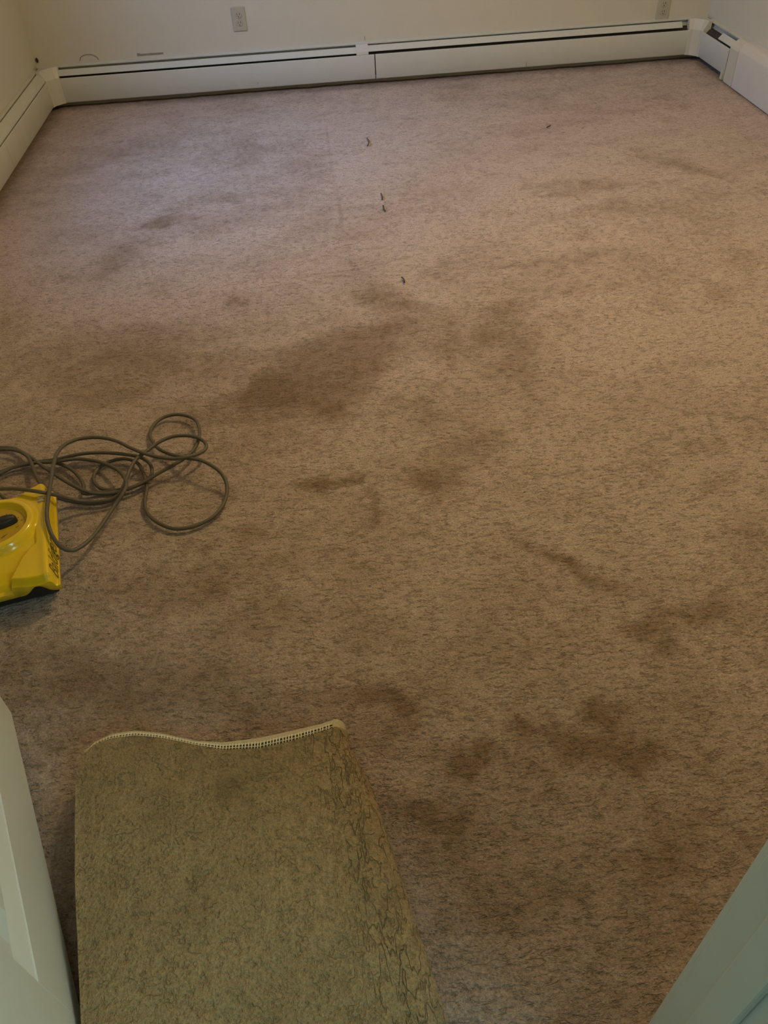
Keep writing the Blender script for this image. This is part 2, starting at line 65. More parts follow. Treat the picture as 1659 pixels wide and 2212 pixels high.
SOIL_SHADE = [(0.5, [(-0.2831, 2.5761), (-0.2876, 2.5478), (-0.3012, 2.5291), (-0.3203, 2.5248), (-0.34, 2.5359), (-0.3551, 2.5597), (-0.3617, 2.5901), (-0.3577, 2.619), (-0.344, 2.6386), (-0.3243, 2.6432), (-0.3042, 2.6315), (-0.2891, 2.6068)]), (0.45, [(-0.7379, 3.0815), (-0.7338, 3.018), (-0.7534, 2.9575), (-0.7908, 2.9154), (-0.8361, 2.9018), (-0.8779, 2.9198), (-0.9059, 2.9651), (-0.9124, 3.027), (-0.8948, 3.0894), (-0.8571, 3.135), (-0.8094, 3.1503), (-0.7655, 3.1305)]), (0.55, [(0.2986, 2.4653), (0.2727, 2.4323), (0.2257, 2.4296), (0.1693, 2.4578), (0.1173, 2.5103), (0.0836, 2.5745), (0.078, 2.6333), (0.1034, 2.6699), (0.1531, 2.6731), (0.2128, 2.6418), (0.2652, 2.5857), (0.2963, 2.521)]), (0.9, [(0.5003, 1.2265), (0.4876, 1.2225), (0.4654, 1.2315), (0.4393, 1.251), (0.4162, 1.2763), (0.4023, 1.3007), (0.4016, 1.3175), (0.4147, 1.3217), (0.4378, 1.3122), (0.4644, 1.2917), (0.4873, 1.2661), (0.5003, 1.2423)]), (0.9, [(0.5807, 1.1588), (0.5656, 1.1516), (0.5386, 1.1566), (0.5066, 1.1726), (0.4778, 1.1956), (0.46, 1.2196), (0.4584, 1.2382), (0.4736, 1.2459), (0.5016, 1.2406), (0.5345, 1.2238), (0.5631, 1.2003), (0.5799, 1.1765)]), (0.7, [(0.8144, 1.0773), (0.8002, 1.0614), (0.765, 1.0431), (0.7186, 1.0273), (0.6734, 1.0179), (0.6409, 1.0174), (0.6295, 1.0259), (0.6423, 1.0412), (0.6764, 1.0595), (0.7231, 1.0758), (0.7697, 1.0856), (0.8033, 1.0862)]), (0.7, [(0.6596, 0.9543), (0.6447, 0.9477), (0.6199, 0.9524), (0.5915, 0.9671), (0.5667, 0.9882), (0.5524, 1.0102), (0.5527, 1.0272), (0.5677, 1.0342), (0.5935, 1.0293), (0.6227, 1.0139), (0.6472, 0.9923), (0.6606, 0.9705)]), (0.7, [(0.4741, 0.8596), (0.4686, 0.8308), (0.4576, 0.809), (0.4441, 0.7996), (0.4315, 0.8047), (0.4229, 0.8232), (0.4207, 0.8506), (0.4256, 0.8799), (0.4366, 0.9032), (0.4507, 0.9135), (0.4639, 0.9079), (0.4725, 0.8879)]), (0.65, [(0.4295, 0.7614), (0.4141, 0.7557), (0.3851, 0.7611), (0.3497, 0.7761), (0.3171, 0.7972), (0.2959, 0.8187), (0.2924, 0.8349), (0.3079, 0.841), (0.3381, 0.8354), (0.3745, 0.8195), (0.407, 0.798), (0.427, 0.7768)]), (0.7, [(0.5186, 0.7337), (0.5039, 0.722), (0.4727, 0.716), (0.4334, 0.7172), (0.3961, 0.7253), (0.3705, 0.7382), (0.3637, 0.7526), (0.3777, 0.7646), (0.4091, 0.7709), (0.4494, 0.7697), (0.4875, 0.7613), (0.5127, 0.7481)]), (0.4, [(0.1984, 0.7772), (0.1869, 0.7655), (0.1652, 0.7614), (0.1391, 0.7657), (0.1152, 0.7776), (0.0998, 0.7938), (0.0973, 0.8103), (0.1085, 0.8225), (0.1306, 0.8269), (0.1575, 0.8223), (0.1817, 0.81), (0.1966, 0.7935)]), (0.5, [(0.2036, 0.7527), (0.1977, 0.7467), (0.1842, 0.7434), (0.1666, 0.7437), (0.1496, 0.7476), (0.1377, 0.7539), (0.1341, 0.7611), (0.1398, 0.7671), (0.1534, 0.7705), (0.1712, 0.7701), (0.1883, 0.7662), (0.2002, 0.7598)]), (0.95, [(-0.0354, 1.5839), (-0.044, 1.5696), (-0.0657, 1.5614), (-0.0948, 1.5615), (-0.1236, 1.5699), (-0.1447, 1.5843), (-0.1523, 1.6011), (-0.1442, 1.6157), (-0.1224, 1.6242), (-0.0927, 1.6241), (-0.0634, 1.6155), (-0.0424, 1.6007)]), (0.9, [(0.0478, 1.5828), (0.0413, 1.5717), (0.0256, 1.5653), (0.0049, 1.5651), (-0.0154, 1.5713), (-0.0299, 1.5822), (-0.0348, 1.5949), (-0.0286, 1.6061), (-0.0129, 1.6128), (0.0082, 1.6129), (0.0287, 1.6066), (0.0432, 1.5955)]), (0.75, [(0.07, 1.4537), (0.0645, 1.4342), (0.0531, 1.4213), (0.0389, 1.418), (0.0256, 1.4252), (0.0166, 1.4411), (0.0144, 1.4616), (0.0196, 1.4814), (0.0311, 1.495), (0.0456, 1.4985), (0.0592, 1.4909), (0.0682, 1.4744)]), (0.75, [(0.2896, 1.5651), (0.2763, 1.5399), (0.2458, 1.5221), (0.2062, 1.516), (0.1678, 1.5233), (0.1403, 1.542), (0.1311, 1.5674), (0.1431, 1.593), (0.1736, 1.6118), (0.2144, 1.6183), (0.2541, 1.6106), (0.2816, 1.591)]), (0.5, [(0.4498, 1.7182), (0.4302, 1.6764), (0.3854, 1.6429), (0.3275, 1.6259), (0.2713, 1.6294), (0.2307, 1.6525), (0.2163, 1.6897), (0.2329, 1.7317), (0.277, 1.7672), (0.3372, 1.786), (0.3965, 1.7823), (0.4378, 1.7572)]), (0.7, [(0.0772, 0.8668), (0.0633, 0.8559), (0.0389, 0.8559), (0.0105, 0.8668), (-0.0149, 0.886), (-0.0304, 0.9086), (-0.0315, 0.9286), (-0.0177, 0.9403), (0.0075, 0.9403), (0.037, 0.9287), (0.0624, 0.9087), (0.077, 0.8861)]), (0.3, [(-0.2298, 0.985), (-0.2543, 0.9375), (-0.3216, 0.9103), (-0.4141, 0.9089), (-0.5098, 0.9336), (-0.5855, 0.979), (-0.621, 1.0346), (-0.6039, 1.0858), (-0.5358, 1.1177), (-0.4352, 1.1198), (-0.3322, 1.0913), (-0.2572, 1.0413)]), (0.35, [(-0.1187, 0.8646), (-0.1286, 0.8538), (-0.1576, 0.8453), (-0.1977, 0.8411), (-0.2384, 0.8425), (-0.269, 0.8489), (-0.2815, 0.8588), (-0.2723, 0.8695), (-0.2436, 0.8783), (-0.203, 0.8826), (-0.1615, 0.8813), (-0.1306, 0.8747)]), (0.5, [(0.2762, 1.8323), (0.2597, 1.8176), (0.2312, 1.8206), (0.1979, 1.8404), (0.1682, 1.8723), (0.1501, 1.9081), (0.1489, 1.9382), (0.1654, 1.954), (0.1951, 1.9509), (0.2296, 1.9297), (0.2592, 1.8967), (0.2761, 1.8611)]), (0.4, [(0.6009, 1.8575), (0.5873, 1.8232), (0.5678, 1.8001), (0.5476, 1.7938), (0.5317, 1.8058), (0.5241, 1.8332), (0.5271, 1.8692), (0.5402, 1.9044), (0.5601, 1.9291), (0.5812, 1.936), (0.5977, 1.923), (0.6048, 1.8941)]), (0.5, [(1.3031, 3.3726), (1.2649, 3.3398), (1.1766, 3.3083), (1.0624, 3.2864), (0.9524, 3.2797), (0.8748, 3.2897), (0.8498, 3.3139), (0.8845, 3.3463), (0.971, 3.3782), (1.0868, 3.4011), (1.2002, 3.4083), (1.2796, 3.3979)]), (0.4, [(1.2746, 3.1568), (1.2501, 3.134), (1.1961, 3.1158), (1.127, 3.107), (1.0611, 3.1098), (1.0154, 3.1235), (1.0022, 3.1445), (1.0253, 3.1674), (1.079, 3.1859), (1.1491, 3.1951), (1.2164, 3.1922), (1.2624, 3.1782)]), (0.5, [(1.6972, 3.3976), (1.6666, 3.3888), (1.611, 3.4207), (1.5437, 3.486), (1.4817, 3.569), (1.4422, 3.648), (1.4372, 3.7005), (1.4691, 3.7106), (1.5289, 3.6751), (1.5989, 3.6048), (1.6595, 3.5206), (1.6949, 3.4452)]), (0.4, [(1.0358, 2.5054), (1.0246, 2.4871), (1.0066, 2.4757), (0.9863, 2.4739), (0.9692, 2.4824), (0.9598, 2.4989), (0.9605, 2.5192), (0.9714, 2.5378), (0.9897, 2.5496), (1.0103, 2.5514), (1.0276, 2.5426), (1.0369, 2.5258)]), (0.35, [(1.3399, 2.288), (1.3187, 2.2728), (1.2903, 2.278), (1.2619, 2.3024), (1.2407, 2.3401), (1.2327, 2.3813), (1.2404, 2.415), (1.2621, 2.4314), (1.2917, 2.4258), (1.3209, 2.3998), (1.3415, 2.3609), (1.3483, 2.3201)]), (0.35, [(-0.507, 3.3926), (-0.5196, 3.3639), (-0.5598, 3.3428), (-0.6165, 3.3348), (-0.6751, 3.3418), (-0.7204, 3.3621), (-0.7402, 3.3905), (-0.7289, 3.4195), (-0.689, 3.4413), (-0.6312, 3.4498), (-0.5712, 3.4424), (-0.5257, 3.4214)]), (0.3, [(-0.2491, 4.1013), (-0.2601, 4.0104), (-0.2915, 3.951), (-0.3351, 3.9368), (-0.3802, 3.9706), (-0.4156, 4.0451), (-0.4319, 4.1426), (-0.4237, 4.238), (-0.3921, 4.3041), (-0.3457, 4.3206), (-0.2979, 4.2822), (-0.2626, 4.201)]), (0.3, [(-0.334, 3.5267), (-0.3495, 3.5049), (-0.3933, 3.4957), (-0.4537, 3.5015), (-0.5151, 3.5208), (-0.5614, 3.5486), (-0.58, 3.5777), (-0.5653, 3.6002), (-0.5211, 3.6098), (-0.4593, 3.6038), (-0.397, 3.5839), (-0.3512, 3.5556)]), (0.4, [(-0.6473, 3.373), (-0.6499, 3.3412), (-0.6634, 3.3205), (-0.684, 3.3161), (-0.7066, 3.3291), (-0.7251, 3.3562), (-0.7348, 3.3905), (-0.7327, 3.4229), (-0.7194, 3.4445), (-0.6982, 3.4492), (-0.6751, 3.4356), (-0.6565, 3.4075)]), (0.5, [(0.1311, 0.6152), (0.1186, 0.6038), (0.0941, 0.6002), (0.0639, 0.6052), (0.0359, 0.6176), (0.0173, 0.6343), (0.0133, 0.6509), (0.0254, 0.6629), (0.0505, 0.6668), (0.0816, 0.6615), (0.1101, 0.6485), (0.1281, 0.6315)]), (0.35, [(-0.512, 2.309), (-0.5283, 2.1821), (-0.6099, 2.0887), (-0.7332, 2.0477), (-0.8693, 2.0661), (-0.9882, 2.1406), (-1.0608, 2.2566), (-1.0641, 2.388), (-0.9898, 2.4986), (-0.8543, 2.5523), (-0.6986, 2.5293), (-0.5724, 2.4376)]), (0.5, [(-0.2099, 1.4351), (-0.2135, 1.4225), (-0.2235, 1.4144), (-0.2371, 1.4129), (-0.251, 1.4183), (-0.2613, 1.4293), (-0.2654, 1.4429), (-0.262, 1.4556), (-0.252, 1.464), (-0.238, 1.4656), (-0.224, 1.46), (-0.2137, 1.4488)]), (0.5, [(-0.335, 1.3884), (-0.3373, 1.3809), (-0.3445, 1.3762), (-0.3545, 1.3755), (-0.3649, 1.379), (-0.3727, 1.3858), (-0.376, 1.3941), (-0.3738, 1.4017), (-0.3666, 1.4065), (-0.3565, 1.4072), (-0.346, 1.4036), (-0.3382, 1.3967)]), (0.25, [(0.6815, 2.4396), (0.661, 2.3625), (0.5955, 2.2623), (0.506, 2.1678), (0.4166, 2.102), (0.3482, 2.0788), (0.3161, 2.1028), (0.3285, 2.169), (0.3845, 2.2636), (0.4728, 2.3634), (0.5705, 2.44), (0.6483, 2.4688)]), (0.35, [(0.3653, 2.0715), (0.3344, 1.994), (0.3029, 1.9461), (0.2782, 1.9378), (0.266, 1.9707), (0.2697, 2.038), (0.2891, 2.1246), (0.3201, 2.2082), (0.3545, 2.2643), (0.3819, 2.2746), (0.394, 2.2354), (0.3875, 2.16)]), (0.3, [(0.6107, 2.0635), (0.5814, 1.9947), (0.5508, 1.9511), (0.5262, 1.9422), (0.5134, 1.9699), (0.5158, 2.0281), (0.5335, 2.1037), (0.5627, 2.177), (0.5957, 2.2269), (0.6227, 2.2375), (0.6356, 2.2053), (0.6309, 2.1407)]), (0.35, [(0.708, 2.9365), (0.6796, 2.8707), (0.6048, 2.7862), (0.5062, 2.7066), (0.4101, 2.6518), (0.3396, 2.6341), (0.3113, 2.6572), (0.3325, 2.716), (0.4001, 2.7973), (0.4985, 2.8806), (0.6017, 2.9422), (0.6794, 2.9632)]), (0.3, [(1.0193, 2.7576), (0.9847, 2.7291), (0.9028, 2.7024), (0.7961, 2.6847), (0.6926, 2.6803), (0.619, 2.6902), (0.5942, 2.712), (0.6256, 2.7401), (0.7059, 2.7672), (0.8141, 2.7858), (0.9207, 2.7906), (0.9961, 2.7802)]), (0.2, [(1.0718, 2.2504), (1.0591, 2.2319), (1.0382, 2.2204), (1.0147, 2.219), (0.9946, 2.228), (0.9833, 2.245), (0.9839, 2.2657), (0.9964, 2.2846), (1.0175, 2.2965), (1.0415, 2.298), (1.0618, 2.2887), (1.0729, 2.2712)]), (0.35, [(1.0322, 1.5674), (1.0146, 1.5457), (0.9862, 1.5324), (0.9544, 1.5308), (0.9274, 1.5412), (0.9121, 1.5611), (0.9129, 1.5854), (0.9299, 1.6077), (0.9588, 1.6217), (0.9916, 1.6235), (1.0192, 1.6125), (1.034, 1.5918)]), (0.4, [(1.0161, 1.4295), (1.0034, 1.4189), (0.9791, 1.4135), (0.9496, 1.4145), (0.9227, 1.4217), (0.9054, 1.4333), (0.9024, 1.4462), (0.9147, 1.457), (0.9392, 1.4626), (0.9692, 1.4616), (0.9965, 1.4542), (1.0136, 1.4424)]), (0.25, [(0.9645, 1.2226), (0.9398, 1.1811), (0.9113, 1.1531), (0.8861, 1.145), (0.8703, 1.1587), (0.868, 1.191), (0.8803, 1.2344), (0.9045, 1.2777), (0.9343, 1.3086), (0.9614, 1.3179), (0.9777, 1.3024), (0.9786, 1.2672)]), (0.3, [(0.3071, 0.7401), (0.2946, 0.7321), (0.2648, 0.7287), (0.2258, 0.7309), (0.1876, 0.7381), (0.1604, 0.7483), (0.1515, 0.759), (0.1636, 0.7672), (0.1936, 0.7707), (0.2334, 0.7685), (0.272, 0.7611), (0.299, 0.7507)]), (0.5, [(0.3227, 0.814), (0.315, 0.8101), (0.3012, 0.812), (0.2851, 0.8192), (0.2707, 0.8299), (0.262, 0.8412), (0.2614, 0.8502), (0.2692, 0.8542), (0.2832, 0.8523), (0.2996, 0.8449), (0.314, 0.834), (0.3224, 0.8228)]), (0.25, [(0.609, 0.5755), (0.5903, 0.5538), (0.5458, 0.534), (0.4878, 0.5213), (0.4314, 0.5187), (0.3907, 0.5267), (0.3762, 0.5436), (0.3921, 0.565), (0.4354, 0.5854), (0.4948, 0.5991), (0.5539, 0.602), (0.5959, 0.5933)]), (0.2, [(0.316, 0.4863), (0.2941, 0.4668), (0.2464, 0.4563), (0.1856, 0.4574), (0.127, 0.4697), (0.0854, 0.4902), (0.0722, 0.5138), (0.0921, 0.5342), (0.1404, 0.5456), (0.204, 0.5446), (0.2648, 0.5314), (0.3057, 0.5099)]), (0.35, [(0.3922, 0.3797), (0.3848, 0.3611), (0.3568, 0.34), (0.3163, 0.3221), (0.2741, 0.3119), (0.2408, 0.3117), (0.2248, 0.3217), (0.2303, 0.3394), (0.2565, 0.3604), (0.2971, 0.3791), (0.3412, 0.3903), (0.3763, 0.3906)]), (0.3, [(-0.321, 1.2663), (-0.3411, 1.2407), (-0.3985, 1.228), (-0.4781, 1.2312), (-0.5598, 1.2495), (-0.6227, 1.2785), (-0.6498, 1.3109), (-0.6326, 1.3378), (-0.5744, 1.3517), (-0.4913, 1.3484), (-0.4067, 1.3288), (-0.3445, 1.2986)]), (0.3, [(-0.1502, 1.1339), (-0.1669, 1.1166), (-0.2116, 1.1084), (-0.2726, 1.1113), (-0.3342, 1.1245), (-0.3804, 1.1447), (-0.3987, 1.1667), (-0.3835, 1.1846), (-0.3382, 1.1934), (-0.2753, 1.1905), (-0.2122, 1.1766), (-0.1665, 1.1559)]), (0.35, [(0.0293, 0.9665), (0.0179, 0.958), (-0.0133, 0.951), (-0.056, 0.9472), (-0.0988, 0.9477), (-0.1304, 0.9522), (-0.1426, 0.9597), (-0.1319, 0.9681), (-0.1009, 0.9752), (-0.0579, 0.9791), (-0.0144, 0.9787), (0.0175, 0.974)]), (0.3, [(0.003, 1.9395), (-0.0169, 1.9094), (-0.076, 1.8682), (-0.1571, 1.8273), (-0.2382, 1.7974), (-0.2989, 1.7856), (-0.3245, 1.7947), (-0.3083, 1.8225), (-0.2534, 1.8624), (-0.1729, 1.9042), (-0.0882, 1.9364), (-0.0232, 1.9495)]), (0.3, [(-0.2646, 2.345), (-0.2721, 2.3074), (-0.3061, 2.26), (-0.3564, 2.2159), (-0.4096, 2.1863), (-0.4521, 2.1783), (-0.4736, 2.1936), (-0.4684, 2.2288), (-0.437, 2.2752), (-0.3869, 2.3208), (-0.3315, 2.3529), (-0.2863, 2.3618)]), (0.3, [(-0.3434, 1.9839), (-0.3546, 1.951), (-0.3883, 1.9313), (-0.4355, 1.9296), (-0.4842, 1.9463), (-0.522, 1.9773), (-0.5387, 2.0148), (-0.5292, 2.049), (-0.4953, 2.0702), (-0.4462, 2.0721), (-0.3958, 2.0542), (-0.3582, 2.0218)]), (0.2, [(0.4912, 0.4368), (0.488, 0.4249), (0.4697, 0.4053), (0.4419, 0.3836), (0.4121, 0.3655), (0.388, 0.3556), (0.3756, 0.3561), (0.3779, 0.3671), (0.3947, 0.3857), (0.4219, 0.4075), (0.4526, 0.4265), (0.4782, 0.4374)]), (0.35, [(-0.5392, 1.0715), (-0.5528, 1.0144), (-0.6063, 0.9798), (-0.6854, 0.9749), (-0.7715, 1.0005), (-0.8443, 1.0512), (-0.8846, 1.1158), (-0.8791, 1.1776), (-0.826, 1.2185), (-0.7392, 1.225), (-0.6451, 1.1947), (-0.5719, 1.1376)]), (0.2, [(0.0613, 3.863), (-0.03, 3.5221), (-0.2636, 3.2766), (-0.5718, 3.1633), (-0.8922, 3.1925), (-1.1667, 3.3602), (-1.3347, 3.6458), (-1.3363, 3.9997), (-1.1361, 4.3298), (-0.7674, 4.5159), (-0.3526, 4.4733), (-0.0458, 4.2199)]), (-0.4, [(0.4298, 2.1543), (0.409, 2.0881), (0.3517, 2.0228), (0.2744, 1.9751), (0.197, 1.9559), (0.1381, 1.9695), (0.112, 2.0126), (0.1265, 2.0756), (0.18, 2.1428), (0.2596, 2.1957), (0.3432, 2.218), (0.406, 2.2026)]), (-0.25, [(1.006, 2.064), (0.9237, 1.8999), (0.8237, 1.7966), (0.7282, 1.7699), (0.6559, 1.8231), (0.6227, 1.9486), (0.6408, 2.1254), (0.7132, 2.313), (0.8255, 2.4542), (0.9434, 2.4952), (1.0257, 2.4182), (1.0464, 2.2548)]), (-0.3, [(0.1519, 1.7424), (0.1235, 1.702), (0.0461, 1.6631), (-0.0584, 1.6356), (-0.1629, 1.6263), (-0.2414, 1.6371), (-0.2742, 1.6655), (-0.2518, 1.7047), (-0.178, 1.7446), (-0.0712, 1.7742), (0.0392, 1.7848), (0.1214, 1.773)]), (-0.2, [(0.609, 1.8793), (0.5912, 1.859), (0.5537, 1.8482), (0.5064, 1.8496), (0.4616, 1.8628), (0.431, 1.8845), (0.4228, 1.9091), (0.4398, 1.93), (0.4777, 1.9414), (0.5263, 1.94), (0.572, 1.9262), (0.6022, 1.9039)]), (-0.45, [(0.3674, 2.5916), (0.3501, 2.5761), (0.3132, 2.5786), (0.2661, 2.5985), (0.221, 2.6309), (0.1898, 2.6675), (0.1814, 2.6984), (0.1985, 2.715), (0.2367, 2.7124), (0.2852, 2.6913), (0.3305, 2.6579), (0.3604, 2.6215)]), (-0.2, [(0.5969, 1.4911), (0.5658, 1.4424), (0.5103, 1.4126), (0.4447, 1.4084), (0.385, 1.4306), (0.346, 1.4743), (0.3386, 1.529), (0.3664, 1.5806), (0.4233, 1.6142), (0.4937, 1.6193), (0.5567, 1.5942), (0.5943, 1.5467)]), (-0.2, [(0.5764, 1.0509), (0.5573, 1.0342), (0.5174, 1.0256), (0.4672, 1.0271), (0.4196, 1.0384), (0.3869, 1.0567), (0.378, 1.0772), (0.396, 1.0944), (0.4364, 1.1036), (0.4882, 1.1021), (0.5369, 1.0902), (0.5691, 1.0714)]), (-0.2, [(0.6229, 1.0975), (0.6105, 1.0858), (0.5856, 1.0794), (0.5546, 1.08), (0.5256, 1.0874), (0.5063, 1.0997), (0.5019, 1.1137), (0.5138, 1.1257), (0.539, 1.1323), (0.5706, 1.1318), (0.6, 1.1241), (0.6191, 1.1115)]), (-0.15, [(0.4071, 0.9155), (0.3877, 0.8955), (0.3467, 0.8845), (0.2947, 0.8851), (0.2452, 0.8972), (0.2107, 0.9179), (0.2008, 0.9417), (0.2187, 0.9625), (0.2603, 0.9744), (0.3142, 0.9738), (0.3652, 0.9609), (0.3992, 0.9395)]), (-0.2, [(0.0879, 2.5476), (0.0574, 2.4931), (-0.0304, 2.4247), (-0.149, 2.3614), (-0.2669, 2.3192), (-0.3552, 2.3075), (-0.393, 2.3287), (-0.3703, 2.3783), (-0.2906, 2.4446), (-0.1722, 2.5107), (-0.0465, 2.558), (0.0498, 2.5718)]), (-0.35, [(-1.1787, 3.2093), (-1.1305, 3.0624), (-1.1027, 2.9574), (-1.1003, 2.9157), (-1.1233, 2.945), (-1.1668, 3.0399), (-1.2216, 3.1815), (-1.2743, 3.3364), (-1.3092, 3.461), (-1.3142, 3.5141), (-1.2868, 3.4767), (-1.2362, 3.3623)]), (-0.3, [(-0.817, 2.7281), (-0.8406, 2.7351), (-0.9013, 2.7899), (-0.9855, 2.8807), (-1.0728, 2.9859), (-1.1388, 3.0771), (-1.163, 3.1266), (-1.1368, 3.1183), (-1.0682, 3.0548), (-0.9788, 2.9567), (-0.8943, 2.8528), (-0.8361, 2.7702)]), (-0.3, [(0.9956, 2.9894), (0.9685, 2.9665), (0.9037, 2.9447), (0.8189, 2.9297), (0.7364, 2.9254), (0.6778, 2.9329), (0.6582, 2.9502), (0.6834, 2.9729), (0.7471, 2.995), (0.8329, 3.0104), (0.9172, 3.015), (0.9769, 3.0072)]), (-0.3, [(0.4629, 2.3421), (0.431, 2.2663), (0.4039, 2.2171), (0.388, 2.2054), (0.3868, 2.2335), (0.401, 2.2956), (0.4278, 2.3774), (0.4606, 2.4581), (0.4904, 2.5144), (0.5082, 2.5283), (0.5084, 2.4953), (0.4915, 2.4262)]), (-0.1, [(0.2233, 1.269), (0.1888, 1.2477), (0.1078, 1.2467), (0.0006, 1.2663), (-0.1063, 1.3018), (-0.185, 1.3445), (-0.2132, 1.3831), (-0.1809, 1.4066), (-0.096, 1.408), (0.0174, 1.3865), (0.1265, 1.3488), (0.2013, 1.3058)]), (-0.2, [(0.4175, 0.8164), (0.4105, 0.809), (0.3959, 0.8048), (0.3776, 0.8049), (0.3604, 0.8092), (0.3489, 0.8166), (0.3461, 0.8253), (0.3529, 0.8328), (0.3676, 0.8371), (0.3862, 0.8371), (0.4036, 0.8327), (0.415, 0.8251)]), (0.62, [(-0.3731, 2.0241), (-0.1917, 2.2376), (-0.0377, 2.3535), (0.1145, 2.4174), (0.277, 2.3891), (0.1818, 2.2301), (0.1395, 2.1028), (0.0708, 1.9653), (-0.0442, 1.873), (-0.1372, 1.9283), (-0.2457, 1.9112)]), (0.2, [(0.2121, 2.37), (0.4561, 2.5165), (0.654, 2.4483), (0.5696, 2.1373), (0.3742, 2.1164), (0.2711, 2.0056), (0.1762, 2.1761)])]  # worn patches; others paint shade by the door and rug, and dim window-lit floor
CREASES = [[(0.0545, 4.4011), (0.0575, 4.0008), (0.0663, 3.494), (0.0754, 3.0746), (0.087, 2.8321), (0.1301, 2.7135)], [(-0.1919, 2.7801), (-0.0198, 2.7848), (0.1193, 2.7959), (0.2457, 2.8403), (0.3937, 2.8901)]]
LINT = [[(0.2509, 4.1486), (0.2558, 4.0951), (0.2444, 4.04)], [(0.2555, 3.4545), (0.2581, 3.4188), (0.2554, 3.3897)], [(0.2534, 3.3271), (0.2527, 3.2988), (0.2557, 3.27)], [(0.2601, 2.686), (0.2651, 2.6709), (0.2657, 2.6462)], [(1.1407, 4.0945), (1.1527, 4.1053), (1.1647, 4.1161)]]

XL, XR, YB, YF = -1.505, 2.302, 5.092, 0.27     # inner faces of the four room walls
HX_L, HX_R, HY_B = -1.4414, 2.2367, 5.026       # front planes of the heaters
CEIL = 2.40
HXL, HXR, HYB, WT = -0.95, 0.95, -1.60, 0.12    # hall behind the camera, wall thickness
DO_L, DO_R, DO_H = -0.433, 0.330, 2.05          # door opening


# ------------------------------------------------------------------ helpers
def link(name, me, mat, parent=None):
    o = bpy.data.objects.new(name, me)
    COL.objects.link(o)
    if mat is not None:
        me.materials.append(mat)
    if parent is not None:
        o.parent = parent
    return o


def smooth(o, angle=None):
    for p in o.data.polygons:
        p.use_smooth = True
    if angle is not None:
        o.data.set_sharp_from_angle(angle=math.radians(angle))
    return o


def tag(o, label, cat, group=None):
    o['label'] = label
    o['category'] = cat
    if group:
        o['group'] = group
    return o


def struct(o, label=None):
    o['kind'] = 'structure'
    if label:
        o['label'] = label
    return o


def empty(name, loc=(0, 0, 0), rz=0.0):
    o = bpy.data.objects.new(name, None)
    COL.objects.link(o)
    o.location = loc
    o.rotation_euler = (0, 0, rz)
    o.empty_display_size = 0.05
    return o


def bm_box(bm, lo, hi, bevel=0.0, seg=2):
    r = bmesh.ops.create_cube(bm, size=1.0)
    vs = r['verts']
    for v in vs:
        v.co = Vector([lo[i] + (v.co[i] + 0.5) * (hi[i] - lo[i]) for i in range(3)])
    if bevel > 0:
        es = list({e for v in vs for e in v.link_edges})
        bmesh.ops.bevel(bm, geom=es, offset=bevel, segments=seg, profile=0.5, affect='EDGES')


def bm_obj(name, bm, mat, parent=None):
    me = bpy.data.meshes.new(name)
    bmesh.ops.recalc_face_normals(bm, faces=bm.faces[:])
    bm.to_mesh(me)
    bm.free()
    return link(name, me, mat, parent)


def box(name, lo, hi, mat, parent=None, bevel=0.0, seg=2):
    bm = bmesh.new()
    bm_box(bm, lo, hi, bevel, seg)
    return bm_obj(name, bm, mat, parent)


def boxes(name, lst, mat, parent=None):
    bm = bmesh.new()
    for lo, hi in lst:
        bm_box(bm, lo, hi)
    return bm_obj(name, bm, mat, parent)


def prism(name, poly3a, poly3b, mat, parent=None, bevel=0.0):
    """solid between two matching polygons"""
    bm = bmesh.new()
    a = [bm.verts.new(p) for p in poly3a]
    b = [bm.verts.new(p) for p in poly3b]
    n = len(a)
    bm.faces.new(a)
    bm.faces.new(b[::-1])
    for i in range(n):
        bm.faces.new((a[i], b[i], b[(i + 1) % n], a[(i + 1) % n]))
    if bevel > 0:
        bmesh.ops.recalc_face_normals(bm, faces=bm.faces[:])
        bmesh.ops.bevel(bm, geom=bm.edges[:], offset=bevel, segments=2, profile=0.5, affect='EDGES')
    return bm_obj(name, bm, mat, parent)


def catmull(pts, sub=8):
    P = [Vector(p) for p in pts]
    P = [P[0] * 2 - P[1]] + P + [P[-1] * 2 - P[-2]]
    out = []
    for i in range(1, len(P) - 2):
        p0, p1, p2, p3 = P[i - 1], P[i], P[i + 1], P[i + 2]
        for k in range(sub):
            t = k / sub
            out.append(0.5 * ((2 * p1) + (p2 - p0) * t + (2 * p0 - 5 * p1 + 4 * p2 - p3) * t * t
                              + (3 * p1 - p0 - 3 * p2 + p3) * t ** 3))
    out.append(P[-2])
    return out


def bm_tube(bm, path, r, n=8):
    rings = []
    for i, p in enumerate(path):
        a = path[max(i - 1, 0)]
        b = path[min(i + 1, len(path) - 1)]
        t = (b - a).normalized()
        up = Vector((0, 0, 1)) if abs(t.z) < 0.95 else Vector((1, 0, 0))
        s = t.cross(up).normalized()
        u = s.cross(t)
        rings.append([bm.verts.new(p + (s * math.cos(q) + u * math.sin(q)) * r)
                      for q in [2 * math.pi * k / n for k in range(n)]])
    for A, B in zip(rings, rings[1:]):
        for k in range(n):
            bm.faces.new((A[k], A[(k + 1) % n], B[(k + 1) % n], B[k]))
    bm.faces.new(rings[0][::-1])
    bm.faces.new(rings[-1])


# value noise for geometry
_rng = np.random.RandomState(7)
_lat = _rng.rand(256, 256)


